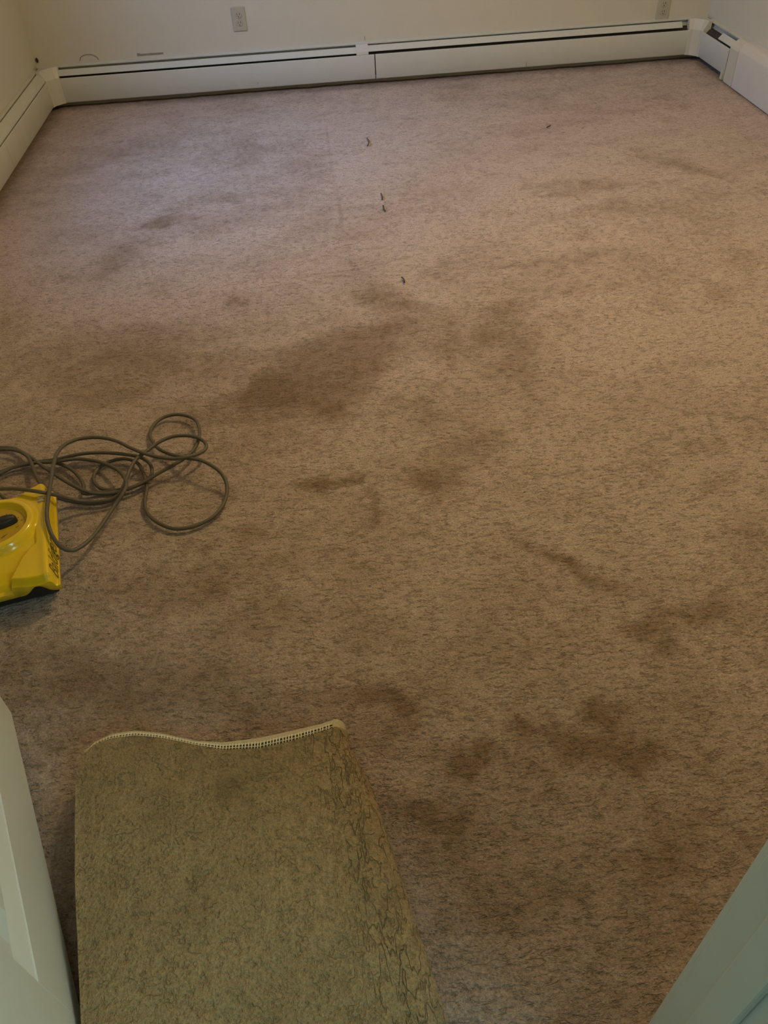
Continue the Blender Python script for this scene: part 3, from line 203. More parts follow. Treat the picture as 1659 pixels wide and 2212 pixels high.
def vnoise(x, y):
    xi, yi = np.floor(x).astype(int), np.floor(y).astype(int)
    fx, fy = x - xi, y - yi
    fx, fy = fx * fx * (3 - 2 * fx), fy * fy * (3 - 2 * fy)
    g = lambda i, j: _lat[i % 256, j % 256]
    return ((g(xi, yi) * (1 - fx) + g(xi + 1, yi) * fx) * (1 - fy)
            + (g(xi, yi + 1) * (1 - fx) + g(xi + 1, yi + 1) * fx) * fy) - 0.5


def fbm(x, y, oct=4):
    s, a = 0, 1.0
    for k in range(oct):
        s = s + a * vnoise(x * 2 ** k + 17.3 * k, y * 2 ** k + 5.1 * k)
        a *= 0.5
    return s


def sstep(a, b, x):
    t = np.clip((x - a) / (b - a), 0, 1)
    return t * t * (3 - 2 * t)


# ------------------------------------------------------------------ materials
class NT:
    def __init__(self, name):
        self.m = bpy.data.materials.new(name)
        self.m.use_nodes = True
        self.t = self.m.node_tree
        self.b = self.t.nodes['Principled BSDF']
        self.out = self.t.nodes['Material Output']

    def n(self, typ, **kw):
        nd = self.t.nodes.new(typ)
        for k, v in kw.items():
            if k.startswith('i_'):
                nd.inputs[k[2:].replace('_', ' ')].default_value = v
            else:
                setattr(nd, k, v)
        return nd

    def l(self, a, b):
        self.t.links.new(a, b)

    def math(self, op, a, b=None, clamp=False):
        nd = self.n('ShaderNodeMath', operation=op, use_clamp=clamp)
        for i, v in enumerate((a, b)):
            if v is None:
                continue
            if isinstance(v, (int, float)):
                nd.inputs[i].default_value = v
            else:
                self.l(v, nd.inputs[i])
        return nd.outputs[0]

    def ramp(self, fac, stops):
        nd = self.n('ShaderNodeValToRGB')
        el = nd.color_ramp.elements
        while len(el) < len(stops):
            el.new(0.5)
        for e, (p, c) in zip(el, stops):
            e.position = p
            e.color = c if len(c) == 4 else (*c, 1)
        self.l(fac, nd.inputs[0])
        return nd.outputs[0]

    def mix(self, fac, a, b, typ='MIX'):
        nd = self.n('ShaderNodeMix', data_type='RGBA', blend_type=typ)
        for i, v in ((0, fac), (6, a), (7, b)):
            if isinstance(v, (int, float)):
                nd.inputs[i].default_value = v
            elif isinstance(v, tuple):
                nd.inputs[i].default_value = (*v, 1) if len(v) == 3 else v
            else:
                self.l(v, nd.inputs[i])
        return nd.outputs[2]

    def noise(self, vec, scale, detail=3, rough=0.55, out=0):
        nd = self.n('ShaderNodeTexNoise')
        nd.inputs['Scale'].default_value = scale
        nd.inputs['Detail'].default_value = detail
        nd.inputs['Roughness'].default_value = rough
        self.l(vec, nd.inputs['Vector'])
        return nd.outputs[out]

    def obj(self):
        return self.n('ShaderNodeTexCoord').outputs['Object']

    def scaled(self, vec, s):
        nd = self.n('ShaderNodeMapping')
        nd.inputs['Scale'].default_value = s
        self.l(vec, nd.inputs['Vector'])
        return nd.outputs[0]

    def bump(self, height, strength, dist):
        nd = self.n('ShaderNodeBump')
        nd.inputs['Strength'].default_value = strength
        nd.inputs['Distance'].default_value = dist
        self.l(height, nd.inputs['Height'])
        self.l(nd.outputs[0], self.b.inputs['Normal'])


def painted(name, color, rough=0.45, grime=0.12, grime_color=(0.25, 0.2, 0.12), scale=9.0, bump=0.05, bscale=120):
    k = NT(name)
    v = k.obj()
    f = k.noise(v, scale, 5, 0.6)
    g = k.math('MULTIPLY', k.ramp(f, [(0.45, (0, 0, 0)), (0.8, (1, 1, 1))]), grime)
    k.l(k.mix(g, color, grime_color), k.b.inputs['Base Color'])
    k.b.inputs['Roughness'].default_value = rough
    k.bump(k.noise(v, bscale, 3), bump, 0.002)
    return k.m


def plain(name, color, rough=0.5, var=0.15, scale=60, metallic=0.0, coat=0.0, bump=0.0):
    k = NT(name)
    v = k.obj()
    f = k.noise(v, scale, 3)
    k.l(k.mix(f, tuple(c * (1 - var) for c in color), tuple(min(1, c * (1 + var)) for c in color)), k.b.inputs['Base Color'])
    k.b.inputs['Roughness'].default_value = rough
    k.b.inputs['Metallic'].default_value = metallic
    k.b.inputs['Coat Weight'].default_value = coat
    if bump:
        k.bump(f, bump, 0.001)
    return k.m


def carpet(name, light, dark, dash=(24, 66, 40), fold=False, amt=0.55, line_w=0.030):
    """cut pile: tuft grain, short parted dashes in the pile, worn patches and painted shade from a vertex attribute"""
    k = NT(name)
    v = k.obj()
    fine = k.noise(v, 210.0, 2, 0.75)
    med = k.noise(k.scaled(v, (dash[0] * 2.1, dash[1] * 1.5, 60)), 1.0, 3, 0.66)
    rid = k.noise(k.scaled(v, dash), 1.0, 2, 0.6)
    msk = k.noise(v, 30.0, 2, 0.6)

    def dashes(src, mask, lo, hi):
        d = k.math('ABSOLUTE', k.math('SUBTRACT', src, 0.5))
        ln = k.ramp(d, [(0.0, (1, 1, 1)), (line_w, (0, 0, 0))])
        return k.math('MULTIPLY', ln, k.ramp(mask, [(lo, (0, 0, 0)), (hi, (1, 1, 1))]))
    pits = k.ramp(med, [(0.30, (1, 1, 1)), (0.46, (0, 0, 0))])
    cr = k.math('MAXIMUM', k.math('MULTIPLY', dashes(rid, msk, 0.46, 0.60), 0.75), k.math('MULTIPLY', pits, 0.8))
    amount = k.math('MULTIPLY', cr, amt)
    if fold:
        fa = k.n('ShaderNodeAttribute', attribute_name='fold').outputs['Fac']
        r2 = k.noise(k.scaled(v, (58, 20, 44)), 1.0, 2, 0.6)
        c3 = k.math('MULTIPLY', dashes(r2, msk, 0.36, 0.46), fa)
        amount = k.math('MAXIMUM', amount, k.math('MULTIPLY', c3, 0.55))
        cr = k.math('MAXIMUM', cr, k.math('MULTIPLY', c3, 1.3))
    soil_shade = k.n('ShaderNodeAttribute', attribute_name='soil_shade').outputs['Fac']
    s = k.math('ADD', soil_shade, k.math('MULTIPLY', k.math('SUBTRACT', msk, 0.5), 0.5), clamp=True)
    col = k.mix(s, light, dark)
    g = k.ramp(fine, [(0.22, (0.60, 0.60, 0.60)), (0.78, (1.32, 1.32, 1.32))])
    col = k.mix(1.0, col, g, 'MULTIPLY')
    col = k.mix(amount, col, tuple(c * 0.42 for c in dark))  # crevice shade painted into the pile colour
    k.l(col, k.b.inputs['Base Color'])
    k.b.inputs['Roughness'].default_value = 0.95
    k.b.inputs['Specular IOR Level'].default_value = 0.1
    k.b.inputs['Sheen Weight'].default_value = 0.10
    k.b.inputs['Sheen Roughness'].default_value = 0.6
    hgt = k.math('ADD', k.math('MULTIPLY', fine, 0.6), k.math('MULTIPLY', med, 1.2))
    hgt = k.math('SUBTRACT', hgt, k.math('MULTIPLY', cr, 0.45))
    k.bump(hgt, 0.9, 0.006)
    return k.m


M = {}
M['carpet'] = carpet('carpet_pile', (0.575, 0.468, 0.430), (0.272, 0.190, 0.135))
M['rug'] = carpet('remnant_pile', (0.400, 0.286, 0.155), (0.25, 0.178, 0.092), dash=(34, 42, 40), fold=True, amt=0.30)
M['backing'] = plain('carpet_backing', (0.58, 0.50, 0.34), 0.9, 0.25, 300, bump=0.3)
M['mesh_dark'] = plain('backing_shadow_cloth', (0.10, 0.07, 0.035), 0.95)
M['thread'] = plain('backing_thread', (0.82, 0.76, 0.60), 0.8, 0.2, 200)
M['wall'] = painted('cream_wall_paint', (0.61, 0.595, 0.52), 0.6, 0.06, bscale=60, bump=0.08)
M['ceiling'] = painted('ceiling_paint', (0.58, 0.56, 0.51), 0.8, 0.03)
M['enamel'] = painted('heater_enamel', (0.60, 0.625, 0.60), 0.40, 0.10, (0.35, 0.3, 0.2), 7)
M['enamel_old'] = painted('heater_enamel_yellowed', (0.60, 0.60, 0.53), 0.42, 0.15, (0.35, 0.28, 0.15), 8)
M['white'] = painted('white_gloss_paint', (0.62, 0.61, 0.60), 0.38, 0.08)
M['door'] = painted('door_gloss_paint', (0.69, 0.72, 0.70), 0.33, 0.12, (0.45, 0.38, 0.25), 11)
M['dark'] = plain('heater_inside_shade', (0.045, 0.04, 0.035), 0.9)
M['yellow'] = plain('yellow_plastic', (0.92, 0.64, 0.014), 0.20, 0.05, 30, coat=0.5)
M['yellow_dial'] = plain('yellow_dial_plate', (0.60, 0.40, 0.02), 0.4, 0.08, 40)
M['black'] = plain('black_plastic', (0.022, 0.022, 0.020), 0.45)
M['print'] = plain('black_print', (0.20, 0.14, 0.02), 0.6)
M['cord'] = plain('grey_cord_rubber', (0.125, 0.112, 0.088), 0.5, 0.15, 90)
M['outlet'] = painted('outlet_plastic', (0.46, 0.45, 0.37), 0.4, 0.1)
M['slot'] = plain('outlet_slot_dark', (0.06, 0.05, 0.04), 0.8)
M['scuff'] = plain('grey_scuff', (0.26, 0.25, 0.20), 0.8, 0.4)
M['lint'] = plain('dark_lint', (0.10, 0.07, 0.055), 0.9, 0.3)
M['metal'] = plain('hinge_steel', (0.55, 0.52, 0.45), 0.35, 0.1, 30, metallic=1.0)


def glass_mat():
    m = bpy.data.materials.new('window_glass')
    m.use_nodes = True
    t = m.node_tree
    t.nodes.remove(t.nodes['Principled BSDF'])
    a = t.nodes.new('ShaderNodeBsdfTransparent')
    g = t.nodes.new('ShaderNodeBsdfGlossy')
    g.inputs['Roughness'].default_value = 0.02
    x = t.nodes.new('ShaderNodeMixShader')
    x.inputs[0].default_value = 0.07
    t.links.new(a.outputs[0], x.inputs[1])
    t.links.new(g.outputs[0], x.inputs[2])
    t.links.new(x.outputs[0], t.nodes['Material Output'].inputs[0])
    return m


def emit_mat(name, color, s):
    m = bpy.data.materials.new(name)
    m.use_nodes = True
    b = m.node_tree.nodes['Principled BSDF']
    b.inputs['Base Color'].default_value = (0.8, 0.78, 0.7, 1)
    b.inputs['Emission Color'].default_value = (*color, 1)
    b.inputs['Emission Strength'].default_value = s
    return m


M['glass'] = glass_mat()
M['globe'] = emit_mat('lamp_globe_glass', (1.0, 0.72, 0.30), 3.0)


# ------------------------------------------------------------------ floor
def soil_shade_field(X, Y):
    s = np.zeros_like(X)
    wx = X + 0.06 * fbm(X * 9, Y * 9) + 0.03 * vnoise(X * 40, Y * 40)
    wy = Y + 0.09 * fbm(X * 9 + 50, Y * 9 + 31) + 0.03 * vnoise(X * 40 + 9, Y * 40)
    for st, poly in SOIL_SHADE:
        P = np.array(poly)
        lo, hi = P.min(0) - 0.25, P.max(0) + 0.25
        idx = np.where((wx > lo[0]) & (wx < hi[0]) & (wy > lo[1]) & (wy < hi[1]))
        x, y = wx[idx], wy[idx]
        inside = np.zeros(x.shape, bool)
        dist = np.full(x.shape, 9.0)
        for i in range(len(P)):
            (x0, y0), (x1, y1) = P[i], P[(i + 1) % len(P)]
            c = ((y0 > y) != (y1 > y)) & (x < (x1 - x0) * (y - y0) / (y1 - y0 + 1e-12) + x0)
            inside ^= c
            t = np.clip(((x - x0) * (x1 - x0) + (y - y0) * (y1 - y0)) / ((x1 - x0) ** 2 + (y1 - y0) ** 2 + 1e-12), 0, 1)
            dist = np.minimum(dist, np.hypot(x - x0 - t * (x1 - x0), y - y0 - t * (y1 - y0)))
        size = (P.max(0) - P.min(0)).min()
        soft = min(0.07, 0.35 * size + 0.012)
        sd = np.where(inside, dist, -dist)
        s[idx] += st * sstep(-soft, soft, sd)
    for line in CREASES:
        for (x0, y0), (x1, y1) in zip(line, line[1:]):
            t = np.clip(((X - x0) * (x1 - x0) + (Y - y0) * (y1 - y0)) / ((x1 - x0) ** 2 + (y1 - y0) ** 2), 0, 1)
            d = np.hypot(X - x0 - t * (x1 - x0), Y - y0 - t * (y1 - y0))
            s = np.maximum(s, 0.26 * (1 - sstep(0.001, 0.012, d)) + np.minimum(s, 0.4) * 0.5)
    return s


def make_floor():
    xs = np.arange(XL - 0.1, XR + 0.1001, 0.0125)
    ys = np.concatenate([np.arange(HYB - 0.1, 0.15, 0.05), np.arange(0.15, YB + 0.1, 0.0125)])
    X, Y = np.meshgrid(xs, ys)
    Z = 0.004 * fbm(X * 5, Y * 5, 3) + 0.0022 * fbm(X * 24, Y * 24, 2)
    Z -= Z.max()
    soil_shade = 0.12 + 0.42 * (1 - sstep(0.45, 1.45, Y)) + 0.12 * (1 - sstep(-.9, .1, X)) * (1 - sstep(2.4, 3.2, Y)) + soil_shade_field(X, Y) + 0.30 * fbm(X * 2.3 + 3, Y * 2.3, 4) + 0.34 * fbm(X * 8 + 7, Y * 12, 4) + 0.45 * (1 - sstep(0, .09, np.minimum(np.minimum(HY_B - Y, X - HX_L), (HX_R - X) * 3)))  # light falloff toward doorway and heater-base shadow painted in, with random wear
    ny, nx = X.shape
    co = np.stack([X, Y, Z], -1).reshape(-1, 3)
    i = np.arange(ny * nx).reshape(ny, nx)
    q = np.stack([i[:-1, :-1], i[:-1, 1:], i[1:, 1:], i[1:, :-1]], -1).reshape(-1, 4)
    me = bpy.data.meshes.new('floor')
    me.vertices.add(len(co))
    me.vertices.foreach_set('co', co.ravel())
    me.loops.add(q.size)
    me.loops.foreach_set('vertex_index', q.ravel())
    me.polygons.add(len(q))
    me.polygons.foreach_set('loop_start', np.arange(len(q)) * 4)
    me.polygons.foreach_set('loop_total', np.full(len(q), 4))
    me.polygons.foreach_set('use_smooth', np.ones(len(q), bool))
    me.update(calc_edges=True)
    a = me.attributes.new('soil_shade', 'FLOAT', 'POINT')
    a.data.foreach_set('value', soil_shade.astype(np.float32).ravel())
    return struct(link('floor', me, M['carpet']), 'worn tan-brown cut-pile carpet covering the whole floor')


make_floor()

# ------------------------------------------------------------------ room shell
WY0, WY1, WZ0, WZ1 = 3.05, 4.15, 0.85, 2.05        # window in the left wall
wl = boxes('wall_left', [((XL - WT, YF - WT, -.03), (XL, WY0, CEIL)), ((XL - WT, WY1, -.03), (XL, YB + WT, CEIL)),
                         ((XL - WT, WY0, -.03), (XL, WY1, WZ0)), ((XL - WT, WY0, WZ1), (XL, WY1, CEIL))], M['wall'])
struct(wl, 'cream painted wall on the left with a low heater')
wb_ = struct(box('wall_back', (XL, YB, -.03), (XR, YB + WT, CEIL), M['wall']), 'cream painted back wall above the long heater')
wr = struct(box('wall_right', (XR, YF - WT, -.03), (XR + WT, YB + WT, CEIL), M['wall']), 'cream painted wall on the right')
wf = boxes('wall_front', [((XL, YF - WT, -.03), (DO_L - .02, YF, CEIL)), ((DO_R + .02, YF - WT, -.03), (XR, YF, CEIL)),
                          ((DO_L - .02, YF - WT, DO_H + .02), (DO_R + .02, YF, CEIL))], M['wall'])
struct(wf, 'cream wall with the doorway the view looks through')
struct(box('ceiling', (XL - WT, HYB - WT, CEIL), (XR + WT, YB + WT, CEIL + .1), M['ceiling']), 'plain white ceiling')
struct(box('wall_hall_left', (HXL - WT, HYB, -.03), (HXL, YF - WT, CEIL), M['wall']), 'hall wall to the left of the doorway')
struct(box('wall_hall_back', (HXL - WT, HYB - WT, -.03), (HXR + WT, HYB, CEIL), M['wall']), 'end wall of the hall')
HW = (-1.15, -0.25, 0.85, 2.05)
whr = boxes('wall_hall_right', [((HXR, HYB, -.03), (HXR + WT, HW[0], CEIL)), ((HXR, HW[1], -.03), (HXR + WT, YF - WT, CEIL)),
                                ((HXR, HW[0], -.03), (HXR + WT, HW[1], HW[2])), ((HXR, HW[0], HW[3]), (HXR + WT, HW[1], CEIL))], M['wall'])
struct(whr, 'hall wall to the right of the doorway with a window')


def window(name, face, sgn, p0, p1, z0, z1, label):
    """sash window in a side wall; face is the inner wall plane, sgn points into the room"""
    root = struct(empty(name), label)

    def bx(nm, a0, a1, d0, d1, zz0, zz1, m):
        x0, x1 = sorted((face + sgn * d0, face + sgn * d1))
        return box(nm, (x0, a0, zz0), (x1, a1, zz1), m, root, 0.003 if m is M['white'] else 0)
    mid = (z0 + z1) / 2
    bx('frame', p0, p0 + .045, -.10, -.01, z0, z1, M['white'])
    bx('frame', p1 - .045, p1, -.10, -.01, z0, z1, M['white'])
    bx('frame', p0 + .045, p1 - .045, -.10, -.01, z1 - .045, z1, M['white'])
    bx('sash_rail', p0 + .045, p1 - .045, -.08, -.04, mid - .022, mid + .022, M['white'])
    bx('sill', p0 - .03, p1 + .03, -.10, .045, z0 - .025, z0 + .012, M['white'])
    bx('pane', p0 + .045, p1 - .045, -.064, -.060, mid + .022, z1 - .045, M['glass'])
    bx('pane', p0 + .045, p1 - .045, -.064, -.060, z0 + .012, mid - .022, M['glass'])


window('window_1', XL, 1, WY0, WY1, WZ0, WZ1, 'white sash window in the left wall')
window('window_2', HXR, -1, HW[0], HW[1], HW[2], HW[3], 'white sash window in the hall wall')

# right baseboard: tall boxed-out board with a rounded moulding on top
bb = [(XR, 0.0), (HX_R, 0.0), (HX_R, 0.172), (HX_R + .004, 0.183), (HX_R + .012, 0.188), (HX_R + .016, 0.199),
      (HX_R + .028, 0.208), (HX_R + .045, 0.212), (XR, 0.214)]
o = prism('baseboard_right', [(x, YF, z) for x, z in bb], [(x, 4.486, z) for x, z in bb], M['white'])
struct(smooth(o, 40), 'tall white baseboard with moulded top beside the heater end cap')
bf = [(YF, 0.0), (YF + .016, 0.0), (YF + .016, .1), (YF + .010, .118), (YF, .125)]
struct(prism('baseboard_front', [(DO_R + .09, y, z) for y, z in bf], [(HX_R - .002, y, z) for y, z in bf], M['white']), 'white baseboard along the doorway wall')

# ------------------------------------------------------------------ doorway: jambs, stops, casing, door
def jamb(name, x, sgn, label):
    root = struct(empty(name, (0, 0, 0)), label)
    xa, xb = sorted((x, x + sgn * .02))
    box('jamb_board', (xa, YF - WT - .004, 0.0), (xb, YF, DO_H), M['door'], root, 0.0015)
    xa, xb = sorted((x, x - sgn * .011))
    box('door_stop', (xa, YF - .078, 0.0), (xb, YF - .040, DO_H), M['door'], root, 0.003)
    for y0, y1 in ((YF, YF + .014), (YF - WT - .016, YF - WT - .004)):
        xa, xb = sorted((x + sgn * .006, x + sgn * .075))
        if y0 >= YF:
            box('casing', (xa, y0 + .001, 0.0), (xb, y1, DO_H + .07), M['door'], root, 0.004)
        else:
            box('casing', (xa, y0, 0.0), (xb, y1 - .001, DO_H + .07), M['door'], root, 0.004)
    return root


jamb('trim_1', DO_R, 1, 'white painted door jamb at the lower right corner of the view')
jamb('trim_2', DO_L, -1, 'white painted hinge-side door jamb')
hd = struct(empty('trim_3'), 'white painted head of the doorway')
box('jamb_board', (DO_L - .02, YF - WT - .004, DO_H), (DO_R + .02, YF, DO_H + .02), M['door'], hd)
box('casing', (DO_L - .075, YF + .001, DO_H + .0705), (DO_R + .075, YF + .014, DO_H + .135), M['door'], hd, 0.004)

# panel door, swung inwards past square; local x runs from the free edge (0) to the hinge (.755), y is depth, z up
DW, DH, DT = 0.755, 2.02, 0.035
door = struct(empty('door_1', (-0.7307, 0.9710, 0.015), math.atan2(-0.9203, 0.3912)),
              'white panelled door standing open at the left edge of the view')
# visible face is at local y=0, slab goes to -DT
ST, RB, RT, RM = 0.115, 0.200, 0.115, 0.13
HS = DW - 0.628
box('stile', (0, -DT, 0), (ST, 0, DH), M['door'], door, 0.0015)
box('stile', (DW - HS, -DT, 0), (DW, 0, DH), M['door'], door, 0.0004)
zr = [(0.0, RB), (0.86, 1.0), (DH - RT, DH)]
for a, b in zr:
    box('rail', (ST, -DT, a), (DW - HS, 0, b), M['door'], door, 0.0004)
for (za, zb) in ((RB, 0.86), (1.0, DH - RT)):
    x0, x1 = ST, DW - HS
    box('panel', (x0, -DT + .012, za), (x1, -.014, zb), M['door'], door)
    # raised field
    q = 0.075
    prism('raised_field', [(x0 + .045, -.014, za + .045), (x1 - .045, -.014, za + .045), (x1 - .045, -.014, zb - .045), (x0 + .045, -.014, zb - .045)],
          [(x0 + q, -.004, za + q), (x1 - q, -.004, za + q), (x1 - q, -.004, zb - q), (x0 + q, -.004, zb - q)], M['door'], door)
    # sloped moulding round the panel
    def mould(a, b, c, d):
        prism('panel_moulding', [a, b, c], d, M['door'], door)
    prism('panel_moulding', [(x0, -.0015, za), (x0, -.014, za), (x0, -.014, za + .042)],
          [(x1, -.0015, za), (x1, -.014, za), (x1, -.014, za + .042)], M['door'], door)
    prism('panel_moulding', [(x0, -.0015, zb), (x0, -.014, zb), (x0, -.014, zb - .042)],
          [(x1, -.0015, zb), (x1, -.014, zb), (x1, -.014, zb - .042)], M['door'], door)
    prism('panel_moulding', [(x0, -.0015, za), (x0, -.014, za), (x0 + .02, -.014, za)],
          [(x0, -.0015, zb), (x0, -.014, zb), (x0 + .02, -.014, zb)], M['door'], door)
    prism('panel_moulding', [(x1, -.0015, za), (x1, -.014, za), (x1 - .02, -.014, za)],
          [(x1, -.0015, zb), (x1, -.014, zb), (x1 - .02, -.014, zb)], M['door'], door)
for z in (0.2, 1.0, 1.75):
    box('hinge', (DW - .001, -DT + .004, z), (DW + .003, -.002, z + .09), M['metal'], door)
bm = bmesh.new()
bmesh.ops.create_uvsphere(bm, u_segments=20, v_segments=12, radius=0.027, matrix=Matrix.Translation((.06, .05, .93)))
kn = smooth(bm_obj('door_knob', bm, M['metal'], door))
box('knob_plate', (.03, 0, .87), (.09, .004, .99), M['metal'], door, 0.002)
bm = bmesh.new()
bm_tube(bm, [Vector((.06, .003, .93)), Vector((.06, .03, .93))], .010, 12)
smooth(bm_obj('knob_stem', bm, M['metal'], door), 40)

# ------------------------------------------------------------------ hydronic baseboard heaters
def run_prof(prof, f0, f1, to3):
    return [to3(d, z, f0) for d, z in prof], [to3(d, z, f1) for d, z in prof]


D = 0.0655   # depth of the heater from the wall
P_BACK = [(0.0, .012), (.003, .012), (.003, .200), (.018, .1985), (.018, .1965), (.020, .1965), (.0205, .2015), (.008, .2055), (0.0, .2055)]
P_LOUV = [(.0300, .1865), (.0315, .1885), (.0330, .1885), (.0555, .1650), (.0555, .1620), (.0530, .1620), (.0300, .1845)]
P_FRONT = [(.0560, .1485), (.0570, .1525), (.0610, .1535), (.0645, .1515), (D, .147), (D, .034), (.0620, .028), (.0500, .028), (.0500, .031), (.0605, .031), (.0628, .036), (.0628, .146), (.0605, .1495)]
P_ELEM = [(.005, .045), (.050, .045), (.050, .140), (.028, .165), (.005, .165)]  # dark block for the element, made tall to put shade in the slots


def piece(name, prof, f0, f1, to3, mat, parent, sm=True):
    a, b = run_prof(prof, f0, f1, to3)
    o = prism(name, a, b, mat, parent)
    return smooth(o, 35) if sm else o


def heater(label, group):
    r = empty('baseboard_heater')
    return tag(r, label, 'heater', group)


back3 = lambda d, z, f: (f, YB - d, z)
left3 = lambda d, z, f: (XL + d, f, z)
right3 = lambda d, z, f: (XR - d, f, z)

hb = heater('long white baseboard heater along the whole back wall, in two front panels', 'white baseboard heaters')
hb.location = (0, 0, 0)
piece('back_plate', P_BACK, XL + .002, XR - .002, back3, M['enamel'], hb)
piece('front_panel', P_FRONT, -1.388, 0.3715, back3, M['enamel'], hb)
piece('front_panel', P_FRONT, 0.3770, 2.186, back3, M['enamel'], hb)
piece('louver', P_LOUV, -1.388, 0.275, back3, M['enamel'], hb)
piece('louver', [(d, z + .0045) for d, z in P_LOUV], 0.338, 2.142, back3, M['enamel'], hb)
sp = [(.0215, .2000), (.0330, .1950), (.0590, .1680), (.0605, .1545), (.0575, .1545), (.0560, .1665), (.0310, .1920), (.0215, .1960)]
piece('splice_cover', sp, 0.272, 0.340, back3, M['white'], hb)
piece('element_shade', P_ELEM, XL + .07, XR - .07, back3, M['dark'], hb, False)

cz0, cz1 = 0.026, 0.2075


def corner_cover(pts_low, mat, parent, tilt):
    """chamfered inside-corner cover: polygon in plan; the top edge of the front is pulled back towards the wall"""
    lo = [(x, y, cz0) for x, y, fx, fy in pts_low]
    mid = [(x, y, 0.158) for x, y, fx, fy in pts_low]
    hi = [(x + fx * tilt, y + fy * tilt, cz1) for x, y, fx, fy in pts_low]
    bm = bmesh.new()
    rings = [[bm.verts.new(p) for p in r] for r in (lo, mid, hi)]
    n = len(lo)
    bm.faces.new(rings[0])
    bm.faces.new(rings[2][::-1])
    for A, B in zip(rings, rings[1:]):
        for i in range(n):
            bm.faces.new((A[i], A[(i + 1) % n], B[(i + 1) % n], B[i]))
    bmesh.ops.recalc_face_normals(bm, faces=bm.faces[:])
    bmesh.ops.bevel(bm, geom=bm.edges[:], offset=.0018, segments=2, profile=.5, affect='EDGES')
    return bm_obj('corner_cover', bm, mat, parent)


e = .0015
corner_cover([(XL + .021, 4.962, 0, 0), (HX_L + e, 4.962, -1, 0), (HX_L + .010, 4.985, -.8, .6), (-1.400, HY_B - .010, -.4, .9), (-1.384, HY_B - e, 0, 1),
              (-1.384, YB - .021, 0, 0), (XL + .021, YB - .021, 0, 0)], M['enamel_old'], hb, .026)
corner_cover([(XR - .021, 4.968, 0, 0), (HX_R - e, 4.968, 1, 0), (HX_R - .006, 4.990, .8, .6), (2.200, HY_B - .006, .4, .9), (2.180, HY_B - e, 0, 1),
              (2.180, YB - .021, 0, 0), (XR - .021, YB - .021, 0, 0)], M['enamel_old'], hb, .026)

hl = heater('white baseboard heater running along the left wall to the corner', 'white baseboard heaters')
piece('back_plate', P_BACK, 0.6, YB - .08, left3, M['enamel_old'], hl)
piece('front_panel', P_FRONT, 4.040, 4.960, left3, M['enamel_old'], hl)
piece('front_panel', P_FRONT, 2.30, 4.0375, left3, M['enamel_old'], hl)
piece('front_panel', P_FRONT, 0.62, 2.2975, left3, M['enamel_old'], hl)
piece('louver', [(.0240, .1950), (.0260, .1970), (.0570, .1770), (.0615, .1630), (.0590, .1560), (.0575, .1560), (.0590, .1640), (.0550, .1750), (.0240, .1920)], 0.62, 4.960, left3, M['enamel_old'], hl)
piece('element_shade', P_ELEM, 0.7, YB - .1, left3, M['dark'], hl, False)

hr = heater('short white baseboard heater in the right corner with loose panel and end cap', 'white baseboard heaters')
piece('back_plate', P_BACK, 4.492, YB - .08, right3, M['enamel_old'], hr)
a, b = run_prof(P_FRONT, 4.612, 4.966, right3)
a = [(x + .006, y, z - .002) for x, y, z in a]
smooth(prism('front_panel', a, b, M['enamel'], hr), 35)
piece('louver', P_LOUV, 4.60, 4.78, right3, M['enamel'], hr)
piece('element_shade', P_ELEM, 4.50, YB - .1, right3, M['dark'], hr, False)
cp = [(.0, .0), (D + .0015, .0), (D + .0015, .166), (.060, .180), (.036, .200), (.0215, .2065), (0, .2065)]
prism('end_cap', [right3(d, z, 4.490) for d, z in cp], [right3(d, z, 4.590) for d, z in cp], M['enamel_old'], hr, .0018)
br = [(.048, .0), (.0655, .0), (.0655, .05), (.048, .035)]
prism('bracket_tab', [right3(d, z, 4.618) for d, z in br], [right3(d, z, 4.642) for d, z in br], M['enamel_old'], hr)

# ------------------------------------------------------------------ outlets and wall marks
def outlet(x, z, label, rot=0.0):
    r = tag(empty('wall_outlet', (x, YB, z)), label, 'outlet', 'duplex outlets on the back wall')
    r.rotation_euler = (0, rot, 0)
    box('cover_plate', (-.037, -.006, -.0585), (.037, -.0003, .0585), M['outlet'], r, 0.003)
    for s in (-1, 1):
        bm = bmesh.new()
        bmesh.ops.create_cone(bm, cap_ends=True, segments=24, radius1=.017, radius2=.0165, depth=.004)
        bmesh.ops.rotate(bm, verts=bm.verts, matrix=Matrix.Rotation(math.pi / 2, 3, 'X'))
        bmesh.ops.scale(bm, verts=bm.verts, vec=(1, 1, .82))
        bmesh.ops.translate(bm, verts=bm.verts, vec=(0, -.0075, s * .0195))
        f = bm_obj('socket_face', bm, M['outlet'], r)
        for dx, w in ((-.0065, .0022), (.0065, .0026)):
            box('slot', (dx - w / 2, -.0101, s * .0195 - .001), (dx + w / 2, -.0094, s * .0195 + .009), M['slot'], f)
        bm = bmesh.new()
        bmesh.ops.create_cone(bm, cap_ends=True, segments=10, radius1=.0026, radius2=.0026, depth=.0007)
        bmesh.ops.rotate(bm, verts=bm.verts, matrix=Matrix.Rotation(math.pi / 2, 3, 'X'))
        bmesh.ops.translate(bm, verts=bm.verts, vec=(0, -.0098, s * .0195 - .0075))
        bm_obj('ground_hole', bm, M['slot'], f)
    bm = bmesh.new()
    bmesh.ops.create_uvsphere(bm, u_segments=10, v_segments=6, radius=.0032)
    bmesh.ops.scale(bm, verts=bm.verts, vec=(1, .5, 1))
    bmesh.ops.translate(bm, verts=bm.verts, vec=(0, -.0062, 0))
    smooth(bm_obj('screw', bm, M['metal'], r))
    return r


outlet(-0.356, 0.362, 'pale outlet plate on the back wall above the left heater panel, nearer the left corner')
outlet(2.030, 0.262, 'small yellowed outlet plate low on the back wall near the right corner')

